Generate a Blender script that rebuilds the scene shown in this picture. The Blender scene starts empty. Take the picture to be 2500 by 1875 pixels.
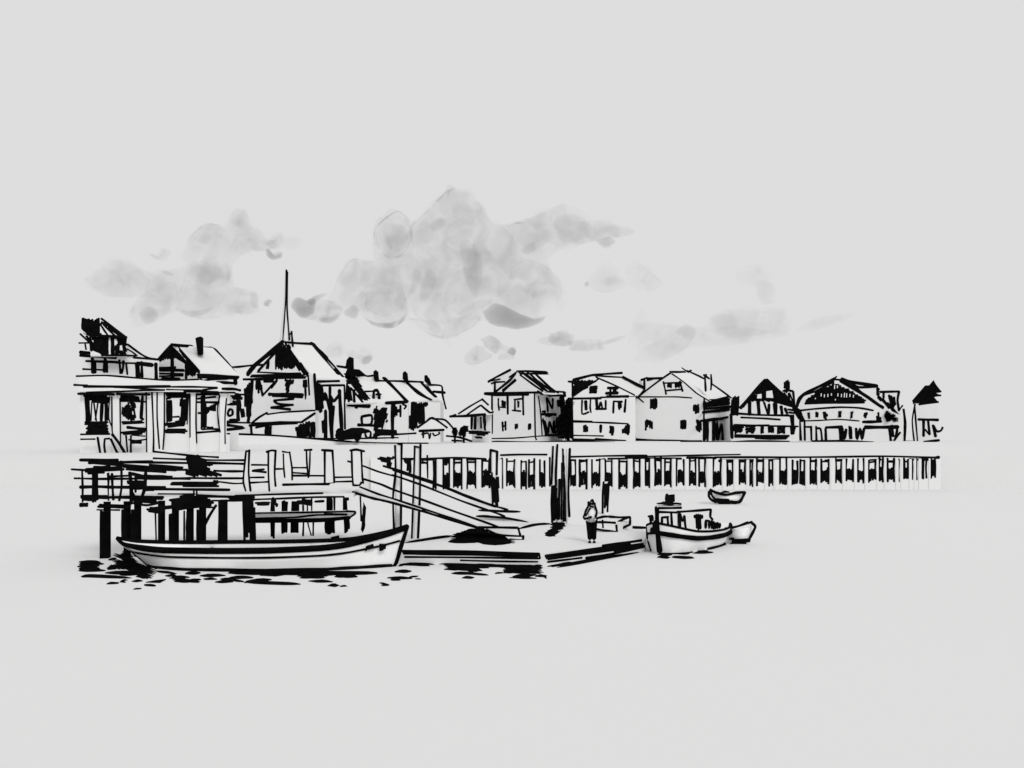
import bpy, bmesh, math, random
from mathutils import Vector as V
random.seed(7)
SC = bpy.context.scene
COL = SC.collection
# ------------------------------------------------------------------ camera, sky, sun, exposure
F, HZ, CX, EYE = 2430.0, 1042.0, 1250.0, 5.6        # focal length in px, horizon row, centre column, eye height
cam = bpy.data.cameras.new('camera'); co = bpy.data.objects.new('camera', cam); COL.objects.link(co)
cam.sensor_width = 36.0; cam.lens = 36.0 * F / 2500.0
cam.shift_y = (HZ - 937.5) / 2500.0
cam.clip_start = 0.5; cam.clip_end = 20000
co.location = (0, 0, EYE); co.rotation_euler = (math.radians(90), 0, 0)
SC.camera = co
w = bpy.data.worlds.new('World'); SC.world = w; w.use_nodes = True
bg = w.node_tree.nodes['Background']
bg.inputs[0].default_value = (0.728, 0.728, 0.728, 1); bg.inputs[1].default_value = 1.0   # flat pale overcast
sl = bpy.data.lights.new('sun', 'SUN'); sl.energy = 1.4; sl.angle = math.radians(20); sl.color = (1, .995, .985)
so = bpy.data.objects.new('sun', sl); COL.objects.link(so)
so.rotation_euler = V((-0.28, 0.77, -0.57)).to_track_quat('-Z', 'Y').to_euler()
SC.view_settings.view_transform = 'Standard'; SC.view_settings.look = 'None'
SC.view_settings.exposure = 0; SC.view_settings.gamma = 1
SC.render.engine = 'CYCLES'; SC.cycles.max_bounces = 6; SC.cycles.diffuse_bounces = 3
SC.cycles.volume_bounces = 0; SC.cycles.transparent_max_bounces = 64
# ------------------------------------------------------------------ materials
def mat(name, col, rough=0.9, amp=0.02, scale=3.0):
    m = bpy.data.materials.new(name); m.use_nodes = True
    nt = m.node_tree; b = nt.nodes['Principled BSDF']
    b.inputs['Roughness'].default_value = rough
    b.inputs['Specular IOR Level'].default_value = 0.0
    tc = nt.nodes.new('ShaderNodeTexCoord')
    n = nt.nodes.new('ShaderNodeTexNoise'); n.inputs['Scale'].default_value = scale; n.inputs['Detail'].default_value = 4
    r = nt.nodes.new('ShaderNodeValToRGB')
    r.color_ramp.elements[0].position = .3; r.color_ramp.elements[1].position = .7
    r.color_ramp.elements[0].color = (*[c * (1 - amp) for c in col], 1)
    r.color_ramp.elements[1].color = (*[c * (1 + amp) for c in col], 1)
    nt.links.new(tc.outputs['Object'], n.inputs['Vector'])
    nt.links.new(n.outputs['Fac'], r.inputs['Fac']); nt.links.new(r.outputs['Color'], b.inputs['Base Color'])
    return m
WHITE = mat('whitewash', (.73, .73, .73), amp=.010, scale=.8)
TIMBER = mat('white_timber', (.79, .79, .79), amp=.012, scale=2)
GROUND = mat('pale_ground', (.745, .745, .745), amp=.004, scale=.05)
WATERM = mat('pale_water', (.745, .745, .745), amp=.004, scale=.05)
INK = mat('black_tar', (.004, .004, .004), amp=.4, scale=1.5)
BOATP = mat('boat_paint', (.86, .86, .86), amp=.012, scale=2)
MATS = [WHITE, INK]
VOLS = {}
def vol(d, even=False):
    k = round(d, 5); key = (k, even)
    if key not in VOLS:
        m = bpy.data.materials.new('cloud_vapour'); m.use_nodes = True; nt = m.node_tree
        nt.nodes.remove(nt.nodes['Principled BSDF'])
        a = nt.nodes.new('ShaderNodeVolumeAbsorption'); a.inputs['Color'].default_value = (0, 0, 0, 1)
        a.inputs['Density'].default_value = k
        if even: nt.links.new(a.outputs[0], nt.nodes['Material Output'].inputs['Volume']); VOLS[key] = m; return m
        tc = nt.nodes.new('ShaderNodeTexCoord'); n1 = nt.nodes.new('ShaderNodeTexNoise'); n1.inputs['Scale'].default_value = .055
        n1.inputs['Detail'].default_value = 5; n1.inputs['Roughness'].default_value = .62; n1.inputs['Distortion'].default_value = .9
        mr = nt.nodes.new('ShaderNodeMapRange'); mr.inputs[1].default_value = .34; mr.inputs[2].default_value = .68; mr.inputs[3].default_value = 0.05 * k; mr.inputs[4].default_value = 2.1 * k
        nt.links.new(tc.outputs['Object'], n1.inputs['Vector']); nt.links.new(n1.outputs['Fac'], mr.inputs[0]); nt.links.new(mr.outputs[0], a.inputs['Density'])
        nt.links.new(a.outputs[0], nt.nodes['Material Output'].inputs['Volume'])
        VOLS[key] = m
    return VOLS[key]
# ------------------------------------------------------------------ mapping helpers
def P(px, py, Y): return V(((px - CX) / F * Y, Y, EYE - (py - HZ) / F * Y))
def G(px, py, z=0.0): return P(px, py, (EYE - z) * F / (py - HZ))
LAND = 2.9
class Frame:                                        # a magnified window of the reference: (x0, y0, scale)
    def __init__(s, x, y, k): s.x, s.y, s.k = x, y, k
    def pt(s, a, b): return (s.x + a * s.k, None if b is None else s.y + b * s.k)
    def px(s, a): return s.x + a * s.k
FA = Frame(170, 760, 450/2074); FB = Frame(560, 640, 550/2028); FC = Frame(1050, 880, 450/2074)
FD = Frame(1380, 880, 450/2074); FE = Frame(1780, 880, 540/2212); FF = Frame(170, 1060, 450/1914)
FG = Frame(560, 1060, 500/2127); FH = Frame(960, 1060, 500/2127); FI = Frame(1300, 1060, 600/2212)
FJ = Frame(150, 420, 850/2212); FK = Frame(850, 420, 1300/2212)
class Plane:                                        # a real surface on which traced marks are laid
    def __init__(s, p, n, ext=None, gz=LAND - .04):
        s.p, s.n = V(p), V(n).normalized()
        if s.n.dot(V((0, 0, EYE)) - s.p) < 0: s.n = -s.n
        s.ext = V(ext).normalized() if ext is not None else -s.n
        s.gz = gz
    def at(s, px, py, off=0.0):
        if py is None:                              # foot of the surface at this column
            q = s.at(px, HZ + 30); return V((q.x, q.y, s.gz))
        d = V(((px - CX) / F, 1, -(py - HZ) / F)); c = V((0, 0, EYE))
        t = (s.p - c).dot(s.n) / d.dot(s.n)
        return c + d * t + s.n * off
def front(Y, gz=LAND - .04): return Plane((0, Y, 0), (0, -1, 0), gz=gz)
def facing(px, Y, gz=LAND - .04):                   # upright plane turned square to the viewer's bearing
    q = P(px, HZ, Y); return Plane(q, (-q.x, -q.y, 0), gz=gz)
def wallp(x1, Y1, x2, Y2, gz=LAND - .04):
    a, b = P(x1, HZ, Y1), P(x2, HZ, Y2); d = b - a
    return Plane(a, (d.y, -d.x, 0), gz=gz)
def corner(x1, Y1, x2, Y2):                         # front wall from (x1,Y1) to (x2,Y2), then the wall round the right corner
    f = wallp(x1, Y1, x2, Y2); a, b = P(x1, HZ, Y1), P(x2, HZ, Y2); d = (b - a).normalized()
    s = Plane(b, d); s.ext = V((-d.x, -d.y, 0))
    return f, s
def slope(fp, r, e):                                # roof plane through ridge r and eave e of front plane fp, running back along fp.ext
    a, b = fp.at(*r), fp.at(*e)
    return Plane(a, (b - a).cross(fp.ext))
def tri(*q): a, b, c = [P(*t) for t in q]; return Plane(a, (b - a).cross(c - a))
def flat(z): return Plane((0, 0, z), (0, 0, 1), gz=z)
# ------------------------------------------------------------------ mesh builder
def smooth(pts, closed=False, step=None):
    if len(pts) < 3: 
        out = []
        for i in range(5): out.append(pts[0].lerp(pts[-1], i / 4))
        return out
    n = len(pts); out = []; T = .75
    rng = range(n if closed else n - 1)
    for i in rng:
        p1, p2 = pts[i], pts[(i + 1) % n]
        p0 = pts[(i - 1) % n] if closed or i > 0 else p1
        p3 = pts[(i + 2) % n] if closed or i + 2 < n else p2
        m1, m2 = (p2 - p0) * .5 * T, (p3 - p1) * .5 * T
        L = (p2 - p1).length; m1 = m1.normalized() * min(m1.length, L) if m1.length else m1
        m2 = m2.normalized() * min(m2.length, L) if m2.length else m2
        for k in range(4):
            t = k / 4
            out.append(p1*(2*t**3-3*t**2+1) + m1*(t**3-2*t**2+t) + p2*(-2*t**3+3*t**2) + m2*(t**3-t**2))
    if not closed: out.append(pts[-1].copy())
    return out
class MB:
    def __init__(s): s.v, s.f, s.m = [], [], []
    def prism(s, pts, d, m):
        b = len(s.v); n = len(pts)
        s.v += [p.copy() for p in pts] + [p + d for p in pts]
        s.f.append(tuple(range(b, b + n))); s.f.append(tuple(range(b + 2*n - 1, b + n - 1, -1)))
        for i in range(n): s.f.append((b+i, b+(i+1) % n, b+n+(i+1) % n, b+n+i))
        s.m += [m] * (n + 2)
    def tube(s, pts, rad, m=1, nrm=None, k=.22, sides=6, dmax=1e9):
        n = len(pts); b0 = len(s.v)
        for i in range(n):
            t = pts[min(i+1, n-1)] - pts[max(i-1, 0)]
            if t.length < 1e-9: t = V((1, 0, 0))
            t.normalize()
            u = nrm if nrm is not None else (V((0, 0, 1)) if abs(t.z) < .9 else V((0, 1, 0)))
            a = t.cross(u); a = a.normalized() if a.length > 1e-6 else t.orthogonal().normalized()
            c = a.cross(t).normalized()
            r = rad[i] if isinstance(rad, (list, tuple)) else rad
            kk = k if nrm is not None else 1
            for j in range(sides):
                q = 2 * math.pi * j / sides
                s.v.append(pts[i] + a * (math.cos(q) * r) + c * (math.sin(q) * min(r * kk, .06 if nrm is not None and kk < .3 else 1e9)))
        for i in range(n - 1):
            for j in range(sides):
                a = b0 + i*sides + j; c = b0 + i*sides + (j+1) % sides
                s.f.append((a, c, c + sides, a + sides)); s.m.append(m)
        s.f.append(tuple(range(b0 + sides - 1, b0 - 1, -1))); s.m.append(m)
        s.f.append(tuple(range(b0 + (n-1)*sides, b0 + n*sides))); s.m.append(m)
    def stroke(s, pts, r, nrm=None, m=1, sm=True):
        q = smooth(pts) if sm else pts
        n = len(q)
        rl = list(r) if isinstance(r, list) else [r] * n
        e0, e1 = rl[0], rl[-1]
        if max(rl) > 0 and nrm is not None and abs(nrm.z) > .9: e0 = e1 = min(.05, min(rl))
        d0, d1 = (q[0] - q[1]).normalized(), (q[-1] - q[-2]).normalized()
        q = [q[0] + d0 * e0 * .7, q[0] + d0 * e0 * .35] + q + [q[-1] + d1 * e1 * .35, q[-1] + d1 * e1 * .7]
        rl = [rl[0]] * 2 + rl + [rl[-1]] * 2
        ph, am = random.random() * 6, random.uniform(.06, .16)
        L = [rl[i] * (1 + am * math.sin(ph + i * .9)) for i in range(len(q))]
        L[0] *= .35; L[1] *= .8; L[-1] *= .3; L[-2] *= .75
        s.tube(q, L, m, nrm)
    def box(s, c, sx, sy, sz, m=0, rz=0):
        c = V(c); ca, sa = math.cos(rz), math.sin(rz)
        def q(x, y): return c + V((x*ca - y*sa, x*sa + y*ca, 0))
        s.prism([q(-sx/2, -sy/2), q(sx/2, -sy/2), q(sx/2, sy/2), q(-sx/2, sy/2)], V((0, 0, sz)), m)
    def draw(s, pl, fr, spec):
        nf = 0
        for e in spec.split(';'):
            e = e.strip()
            if not e: continue
            h, body = e.split(':'); h = h.strip()
            raw = []
            for tok in body.split():
                a, b = tok.split(','); raw.append(fr.pt(float(a), None if b == 'g' else float(b)))
            if h[0] in 'bi':
                s.prism([pl.at(*q) for q in raw], pl.ext * float(h[1:]), 0 if h[0] == 'b' else 1)
            elif h[0] in 'fp':
                Y = pl.at(*raw[0]).y; t = Y / F * (1.6 if h[0] == 'f' else 4.5) * (1 + .05 * (nf % 5)); nf += 1
                pts = [pl.at(q[0], q[1], t) for q in raw]
                if h[0] == 'f':                      # ragged brushed edge
                    out = []
                    for i, p in enumerate(pts):
                        z = pts[(i+1) % len(pts)]; L = (z - p).length; k = max(1, min(6, int(L / (Y/F*7))))
                        for j in range(k):
                            v = p.lerp(z, j / k); a = Y/F*.8
                            g = V((random.uniform(-a, a), 0, random.uniform(-a, a)))
                            v += g - pl.n * g.dot(pl.n); out.append(v)
                    pts = out
                if h[0] == 'f':
                    X0, X1 = min(q[0] for q in raw), max(q[0] for q in raw); Y0, Y1 = min(q[1] for q in raw), max(q[1] for q in raw)
                    ang = math.pi / 2 if (Y1 - Y0) > .8 * (X1 - X0) else 0.0; sw_ = 5.2 if Y > 60 else 6.5
                    ed = [(raw[q], raw[q-1]) for q in range(len(raw))]
                    W_ = sum(math.hypot(a[0]-b[0], a[1]-b[1]) for a, b in ed)
                    gx = sum((a[0]+b[0])/2*math.hypot(a[0]-b[0], a[1]-b[1]) for a, b in ed)/W_; gy = sum((a[1]+b[1])/2*math.hypot(a[0]-b[0], a[1]-b[1]) for a, b in ed)/W_
                    sxx = syy = sxy = 0
                    for a, b in ed:
                        for u in (.25, .75):
                            lx, ly = a[0]+(b[0]-a[0])*u-gx, a[1]+(b[1]-a[1])*u-gy; wl_ = math.hypot(a[0]-b[0], a[1]-b[1]); sxx += lx*lx*wl_; syy += ly*ly*wl_; sxy += lx*ly*wl_
                    di = math.hypot(sxx - syy, 2*sxy); big_, sml = (sxx+syy+di)/2, (sxx+syy-di)/2
                    if big_ > 3.2 * max(sml, 1e-6): ang = .5 * math.atan2(2*sxy, sxx - syy)     # long slanting patch: strokes run along it
                    if abs(pl.n.z) > .9: ang = ang if ang and big_ > 3.2 * max(sml, 1e-6) and abs(ang) < .5 else 0.0; sw_ = 4.6
                    ca, sa = math.cos(ang), math.sin(ang)
                    rt = [(x*ca + y*sa, -x*sa + y*ca) for x, y in raw]      # along, across
                    lo, hi = min(q[1] for q in rt), max(q[1] for q in rt)
                    if hi - lo > sw_ * 1.7:          # a broad dark patch: laid on in overlapping brush strokes
                        c_ = lo + sw_ * .45
                        while c_ < hi - sw_ * .25:
                            xs = []
                            for i in range(len(rt)):
                                (w1, u1), (w2, u2) = rt[i], rt[i-1]
                                if (u1 > c_) != (u2 > c_): xs.append(w1 + (c_ - u1) * (w2 - w1) / (u2 - u1))
                            xs.sort()
                            for a_, b_ in zip(xs[::2], xs[1::2]):
                                e_ = min(3.2, .08 * (b_ - a_) + .5); a_ -= random.uniform(-1.0, .75) * e_; b_ += random.uniform(-1.0, .75) * e_
                                a_ += sw_ * .3; b_ -= sw_ * .3
                                if b_ - a_ < 1.2: continue
                                E_ = [(a_, c_ + random.uniform(-.6, .6)), ((a_ + b_) / 2, c_ + random.uniform(-.4, .4)), (b_, c_ + random.uniform(-.6, .6))]
                                s.mark(pl, [(u*ca - v_*sa, u*sa + v_*ca) for u, v_ in E_], sw_ * random.uniform(.85, 1.1))
                            c_ += sw_ * (random.uniform(.58, .92) if abs(pl.n.z) > .9 else random.uniform(.58, .86))
                        continue
                s.prism(pts, -pl.n * t * 1.6, 1 if h[0] == 'f' else 0)
            else:
                s.mark(pl, raw, float(h) * fr.k)
    def mark(s, pl, raw, wpx):
        pts = [pl.at(*q) for q in raw]
        r = wpx / 2 * pts[0].y / F
        pts = smooth([p + pl.n * r * .1 for p in pts]); rr = []
        for i, p in enumerate(pts):                 # a mark laid on a surface seen aslant is broad on that surface
            t = (pts[min(i+1, len(pts)-1)] - pts[max(i-1, 0)]).normalized(); a = t.cross(pl.n).normalized()
            d = (p - V((0, 0, EYE))).normalized(); A = a - d * a.dot(d); T = t - d * t.dot(d)
            rr.append(wpx / 2 * p.y / F / max(.12, A.cross(T).length / max(T.length, 1e-6)))
        if abs(pl.n.z) > .9:                        # marks lying on the water or the deck taper to points
            rr[0] *= .3; rr[-1] *= .3; rr[1] *= .75; rr[-2] *= .75
        s.stroke(pts, rr, pl.n, sm=False)
    def build(s, name, parent=None, org=None, mats=None, shade=False):
        me = bpy.data.meshes.new(name)
        o = V(org) if org is not None else (V(parent['org']) if parent is not None else V((0, 0, 0)))
        me.from_pydata([tuple(p - o) for p in s.v], [], s.f)
        for m in (mats or MATS): me.materials.append(m)
        me.polygons.foreach_set('material_index', s.m)
        if shade: me.polygons.foreach_set('use_smooth', [True] * len(me.polygons))
        me.update()
        ob = bpy.data.objects.new(name, me); COL.objects.link(ob)
        if parent is not None:
            ob.parent = parent; ob['org'] = tuple(o)
        else: ob.location = o; ob['org'] = tuple(o)
        return ob
def tag(o, label, cat, group=None):
    o['label'] = label; o['category'] = cat
    if group: o['group'] = group
    return o
def thing(name, label, cat, org, group=None):
    o = bpy.data.objects.new(name, None); COL.objects.link(o); o.location = org; o['org'] = tuple(org)
    o.empty_display_size = .5
    return tag(o, label, cat, group)
def part(t, name, pl, fr, spec, label=None, mats=None):
    m = MB(); m.draw(pl, fr, spec); o = m.build(name, t, mats=mats)
    if label: o['label'] = label
    return o
def win(t, pl, fr, spec):                          # frame strokes, with the black pane as its sub-part
    es = [e for e in spec.split(';') if e.strip()]
    fs = [e for e in es if e.strip()[0] == 'f']; ot = [e for e in es if e.strip()[0] != 'f']
    if not ot or not fs: return part(t, 'window', pl, fr, spec)
    o = win(t, pl, fr, ';'.join(ot)); [part(o, 'pane', pl, fr, q) for q in (fs if len(fs) == 2 else [';'.join(fs)])]; return o
def solo(name, label, cat, pl, fr, spec, org, group=None, mats=None):
    m = MB(); m.draw(pl, fr, spec); return tag(m.build(name, None, org, mats), label, cat, group)
def structure(o, kind='structure'): o['kind'] = kind; return o

# ------------------------------------------------------------------ the setting: water, land, quay
QY = 89.0
m = MB(); m.v = [V((-4000, -300, 0)), V((4000, -300, 0)), V((4000, QY + 2, 0)), V((-4000, QY + 2, 0))]; m.f = [(0, 1, 2, 3)]; m.m = [0]
structure(m.build('water', None, mats=[WATERM]))
m = MB(); m.prism([V((-4000, QY + .6, -1)), V((4000, QY + .6, -1)), V((4000, 12000, -1)), V((-4000, 12000, -1))], V((0, 0, LAND + 1)), 0)
m.m = [0, 0, 1, 0, 0, 0]
QUAYM = mat('quay_stone', (.684, .684, .684), amp=.005, scale=.3)
structure(m.build('ground', None, mats=[GROUND, QUAYM]))

# ------------------------------------------------------------------ far quay wall with its piles
qp = front(QY, gz=-.3)
qw = thing('quay_wall', 'long far quay wall of light upright piles with black gaps below', 'quay wall', V((20, QY, 0)))
m = MB(); m.prism([P(905, 1116, QY) , P(2297, 1116, QY), V((P(2297, 0, QY).x, QY, -.6)), V((P(905, 0, QY).x, QY, -.6))], V((0, .58, 0)), 0)
m.build('facing', qw)
cap = MB()
cap.draw(qp, FH, '34:300,262 640,252 960,262; 22:1115,218 1300,212 1595,212; 20:90,255 245,255; 24:300,290 345,300')
cap.draw(qp, FI, '18:300,205 700,195 1030,192; 26:840,204 1030,204; 16:1030,200 1500,190 1870,183; 20:680,222 1030,218 1340,220; 24:1390,212 1650,215; 20:1640,208 2000,207 2212,208; 26:1680,240 2040,235; 20:1030,235 1170,232; 20:340,232 390,235; 22:435,236 510,240; 20:575,235 650,225')
cap.draw(qp, FE, '20:0,965 500,968 1000,965 1550,958 2100,972; 22:0,1003 300,998; 20:130,1005 500,990; 22:760,1008 900,1005; 22:960,1000 1160,992; 20:1410,995 1520,992; 24:1590,1010 1690,1012; 26:1800,990 1990,992; 30:2060,972 2100,968')
cap.build('cap_beam', qw)
def cut(fr, lst): return [(fr.px(a), fr.px(b)) for a, b in lst]
gaps = cut(FH, [(410, 450), (512, 590), (622, 718), (760, 862), (915, 1010), (1130, 1134), (1172, 1268), (1322, 1388), (1402, 1474), (1515, 1580), (1618, 1650)])
gaps += cut(FI, [(333, 392), (415, 495), (528, 612), (648, 720), (772, 856), (903, 972), (1010, 1058), (1095, 1163), (1184, 1252), (1290, 1368), (1408, 1474), (1490, 1562), (1622, 1703), (1745, 1806), (1856, 1922), (1952, 1988), (2012, 2084), (2122, 2166)])
gaps += cut(FE, [(500, 580), (625, 690), (705, 760), (805, 878), (912, 1002), (1060, 1130), (1165, 1248), (1280, 1352), (1390, 1472), (1496, 1547), (1575, 1658), (1697, 1706), (1740, 1796), (1828, 1838), (1872, 1882), (1925, 1942), (1966, 1992), (2015, 2066)])
N0 = Frame(0, 0, 1)
def ybot(x): return 1190 - (x - 1050) * .010 - max(0, x - 1900) * .034
def ytop(x): return 1124 - (x - 1050) * .001
for gi, (a, b) in enumerate(gaps):
    if b - a > 6: a, b = a + 2.0, b - 2.0
    wd = b - a; yb = ybot(a) + random.uniform(-3, 3); yt = ytop(a) + random.uniform(-2, 2); md = yb - (yb - yt) * random.uniform(.5, .6)
    full = gi in (0, 46, 48, 51, 45)
    mm = MB(); lw = random.uniform(4.4, 6.0); j = lambda v: random.uniform(-v, v)
    t0 = yt - random.uniform(0, 5)
    sp = f'{lw}:{a},{t0} {a+j(1.5)},{(yt+yb)/2} {a+j(1)},{yb+j(4)+2};'
    if wd > 4:
        sp += f'{lw*.95}:{b},{t0+j(3)} {b+j(1.5)},{(yt+yb)/2} {b+j(1)},{yb+j(4)+2};'
        if random.random() < .6: sp += f'{lw*.8}:{a-1},{yt+3+j(2)} {b+1},{yt+3+j(2)};'
        top = yt + 2 if full else md
        n = max(2, int(wd / 4)); poly = []
        for i in range(n + 1): poly.append((a - .6 + (wd + 1.2) * i / n, top + random.uniform(-5, 4)))
        for i in range(n, -1, -1): poly.append((a - .6 + (wd + 1.2) * i / n, yb + random.uniform(-4, 4)))
        sp += 'f:' + ' '.join(f'{x:.1f},{y:.1f}' for x, y in poly)
    mm.draw(qp, N0, sp); mm.build('dark_gap', qw)
    if gi + 1 < len(gaps):                         # the light pile between this gap and the next
        c = gaps[gi + 1][0]
        if 6 < c - b < 60:
            pm = MB(); x0, x1 = P(b + 2.4, 0, QY).x, P(c - .4, 0, QY).x
            if x1 - x0 > .12:
                n = 10; R = (x1 - x0) / 2; cx = (x0 + x1) / 2
                ring = [V((cx + R * math.cos(q * 2*math.pi/n), QY - .02 + R * .4 * math.sin(q * 2*math.pi/n), -.5)) for q in range(n)]
                pm.prism(ring, V((0, 0, 3.2 + random.uniform(-.05, .05))), 0); pm.build('pile', qw)
part(qw, 'dark_gap', qp, FG, 'f:1500,238 1730,235 1730,252 1692,262 1686,345 1640,340 1622,292 1580,280 1556,258; f:1800,245 1942,250 1892,280 1882,400 1840,380 1840,320 1810,282; 20:2000,298 2055,298; 18:2055,220 2060,455')
part(qw, 'dark_gap', qp, FH, 'f:468,440 488,420 505,455 540,410 585,405 588,540 540,570 500,520 470,505; f:1080,440 1105,430 1138,460 1138,530 1105,580 1080,560; f:625,290 715,285 640,312; 24:780,290 865,290; f:520,270 600,275 590,310 520,320; 22:1090,268 1130,262; 20:1130,250 1133,560')

# ------------------------------------------------------------------ kerb line along the promenade and low wall on the left
kp = front(176.0)
kb = MB()
kb.draw(kp, FC, '20:600,930 760,912 1200,920 1600,910 2074,925; 16:590,880 940,874 1250,850 1500,848')
kb.draw(kp, FD, '18:1300,915 1600,915 2074,925')
kb.draw(kp, FE, '22:0,820 200,808 600,812; 18:540,822 1040,820; 20:830,805 1180,805 1440,818; 26:1950,815 2100,798')
tag(kb.build('kerb', None, P(1700, 1081, 176)), 'thin dark kerb running along the foot of the right-hand houses', 'kerb')
lw_ = front(150.0)
solo('low_wall', 'low white wall sloping down in front of the spired house and terrace', 'wall', lw_, FB,
     'b.5:-20,1543 400,1560 920,1600 1100,1615 1790,1630 1790,g -20,g; 18:-20,1545 400,1560 920,1602 1100,1617; 12:1100,1617 1400,1628 1790,1630; 14:700,1585 1100,1588 1520,1580', P(760, 1081, 150))

# ------------------------------------------------------------------ left: arcade building
ap = facing(380, 106)
ab = thing('arcade_building', 'long white arcade with flat canopy and dark windows between pillars', 'building', P(360, 1112, 99.5))
part(ab, 'wall', ap, FA, 'b1.5:115,900 1690,900 1800,930 1800,g 115,g; 22:125,1385 450,1380; 18:1750,1375 1800,1378')
part(ab, 'canopy', facing(380, 105.2), FA, 'b2:110,735 400,725 700,748 1000,772 1450,772 1680,800 1800,850 1800,890 1670,905 110,905; 20:75,730 400,722 700,745 1000,770 1200,775 1450,765; 26:50,828 200,835; 30:160,845 700,848 1130,845; 18:500,855 800,870 1070,885; 22:1140,850 1400,850 1660,858; 24:1660,862 1500,885; 18:1090,880 1300,885 1540,890; 30:1290,895 1670,912; 22:190,912 500,905 830,890 1070,885; 28:95,928 300,930 500,935; 30:530,930 900,935; 32:1720,872 1850,875 1920,890; 20:1700,915 1860,915')
for xa, xb, sp in ((475, 567, '16:475,960 478,1330 490,1400; 16:567,980 572,1490'),
                   (862, 1060, '16:862,910 868,1640; 20:925,900 945,1400 940,1650; 18:985,905 985,1200 1010,1545; 18:1065,860 1065,1330 1050,1555'),
                   (1352, 1425, '18:1352,930 1355,1415; 18:1425,930 1422,1250 1430,1480'),
                   (1690, 1765, '16:1690,945 1665,1090 1675,1250 1695,1360; 16:1765,980 1748,1200 1750,1490')):
    part(ab, 'pillar', facing(380, 105.7), FA, f'b.3:{xa},915 {xb},915 {xb},g {xa},g;' + sp)
for sp in ('f:165,920 430,930 450,1030 400,1035 250,1022 235,1000 165,985; f:170,940 225,945 228,1250 186,1250; 16:250,1020 240,1230; 18:270,1010 300,1230; 18:318,1030 290,1220; 36:365,1030 355,1230; f:385,1020 430,1020 432,1240 395,1240; f:155,1245 430,1238 430,1355 455,1360 400,1392 190,1392 192,1280 160,1275; 14:450,960 440,1200 485,1320',
           'f:540,930 790,960 790,1000 740,1020 660,1020 560,1005; 20:550,1010 880,1020; f:655,1020 740,1020 742,1230 702,1230 720,1180 690,1050; f:580,1090 640,1062 655,1030 690,1050 720,1230 660,1230 600,1180; 34:820,960 805,1200 825,1215; f:585,1240 835,1225 830,1260 790,1278 590,1275; 34:650,1305 780,1320 870,1330; f:575,1365 860,1325 865,1345 800,1390 590,1390; 14:850,1405 700,1395',
           'f:1075,900 1280,890 1340,930 1330,980 1160,975 1090,990; f:1085,985 1150,985 1155,1230 1090,1250; f:1240,980 1330,970 1320,1240 1240,1240 1250,1100; 22:1150,1190 1230,1185; f:1055,1260 1310,1220 1310,1250 1290,1305 1090,1300; f:1060,1330 1290,1320 1325,1350 1300,1385 1100,1385 1070,1370; 14:1335,960 1322,1270',
           '26:1410,935 1700,935; 22:1480,920 1690,915; 24:1440,985 1640,962; 26:1400,1022 1710,1025; f:1470,940 1520,940 1540,1080 1640,1022 1680,1030 1640,1070 1640,1130 1580,1125 1545,1160 1545,1310 1480,1330; 28:1450,1145 1540,1145; f:1475,1330 1560,1295 1690,1320 1690,1345 1480,1345; 26:1375,1370 1680,1348',
           'f:1800,950 1890,920 1950,970 1940,1000 1850,1010; f:1775,1050 1850,1005 1930,1040 1910,1070 1800,1070; f:1870,960 1930,1000 1910,1250 1870,1230; 28:1780,1140 1800,1105 1830,1110 1832,1160 1795,1178 1778,1145; f:1760,1220 1870,1205 1900,1240 1890,1265 1770,1270; 24:1735,1250 2030,1255; 32:1770,1280 1970,1310 1730,1335; 24:1890,935 2040,940; f:1920,1080 1960,1090 1980,1200 1920,1190'):
    part(ab, 'window', ap, FA, sp)
part(ab, 'stair', facing(380, 104.6), FA, '26:315,1420 335,1540 355,1655; 24:395,1440 390,1520 410,1655; 22:395,1435 450,1432; 28:465,1440 530,1580 575,1640; 32:480,1385 560,1490 655,1655; 20:125,1440 285,1438')
solo('cafe_table', 'small pedestal table standing beneath the second arcade window', 'table', facing(380, 104.8), FA,
     '22:635,1400 650,1580; 24:690,1400 685,1640 660,1640; 18:665,1445 760,1455 865,1440; 40:700,1470 800,1475', P(320, 1114, 98.7))

# ------------------------------------------------------------------ left, behind: tower house and gabled house
tp = facing(290, 110.0)
th = thing('house', 'tall house with black hipped tower roof at far left', 'house', P(290, 1105, 110))
part(th, 'wall', tp, FA, 'b6:140,470 720,500 1000,540 1000,g 140,g; 40:120,462 300,472; 36:120,497 520,520; 20:480,490 740,500; 24:720,520 1000,545; 28:185,560 540,572; 22:520,580 760,585; 22:150,650 370,660; 20:105,357 230,355; 20:175,370 185,430')
part(th, 'tower', facing(260, 107.5), FA, 'b2.5:235,280 640,285 640,500 235,500; f:240,280 410,280 415,480 370,500 290,420; f:455,290 500,290 505,490 460,490; f:540,290 640,290 640,490 600,490 600,380 540,380; f:500,370 562,370 562,490 500,490; f:560,440 600,440 600,490 560,490; f:380,480 460,490 460,505 380,505; f:405,285 442,285 438,490 405,490; f:540,290 640,290 640,385 548,385; 22:498,302 560,302; 18:548,300 546,490; f:230,400 300,400 390,490 330,480 280,440 230,450; 22:430,495 640,495; 24:120,255 290,410 380,490; 26:190,280 370,490; 24:230,300 240,440; f:225,350 300,420 300,450 230,440')
part(th, 'roof', facing(260, 107.2), FA, 'b2.5:135,78 345,72 650,290 150,240; f:135,78 200,82 262,95 345,72 352,160 340,180 345,230 360,275 250,300 160,240 140,215; f:345,74 480,170 655,292 560,290 460,210 400,150; 24:360,120 430,200 520,285; 22:355,160 400,230 440,280; 30:330,275 640,292; 26:280,270 420,285')
part(th, 'roof', tp, FA, 'b3:640,370 800,480 1000,540 640,520; 24:650,370 800,480 900,530 1000,540; 18:650,425 700,455 760,500', 'low pale roof slope right of the tower')
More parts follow.
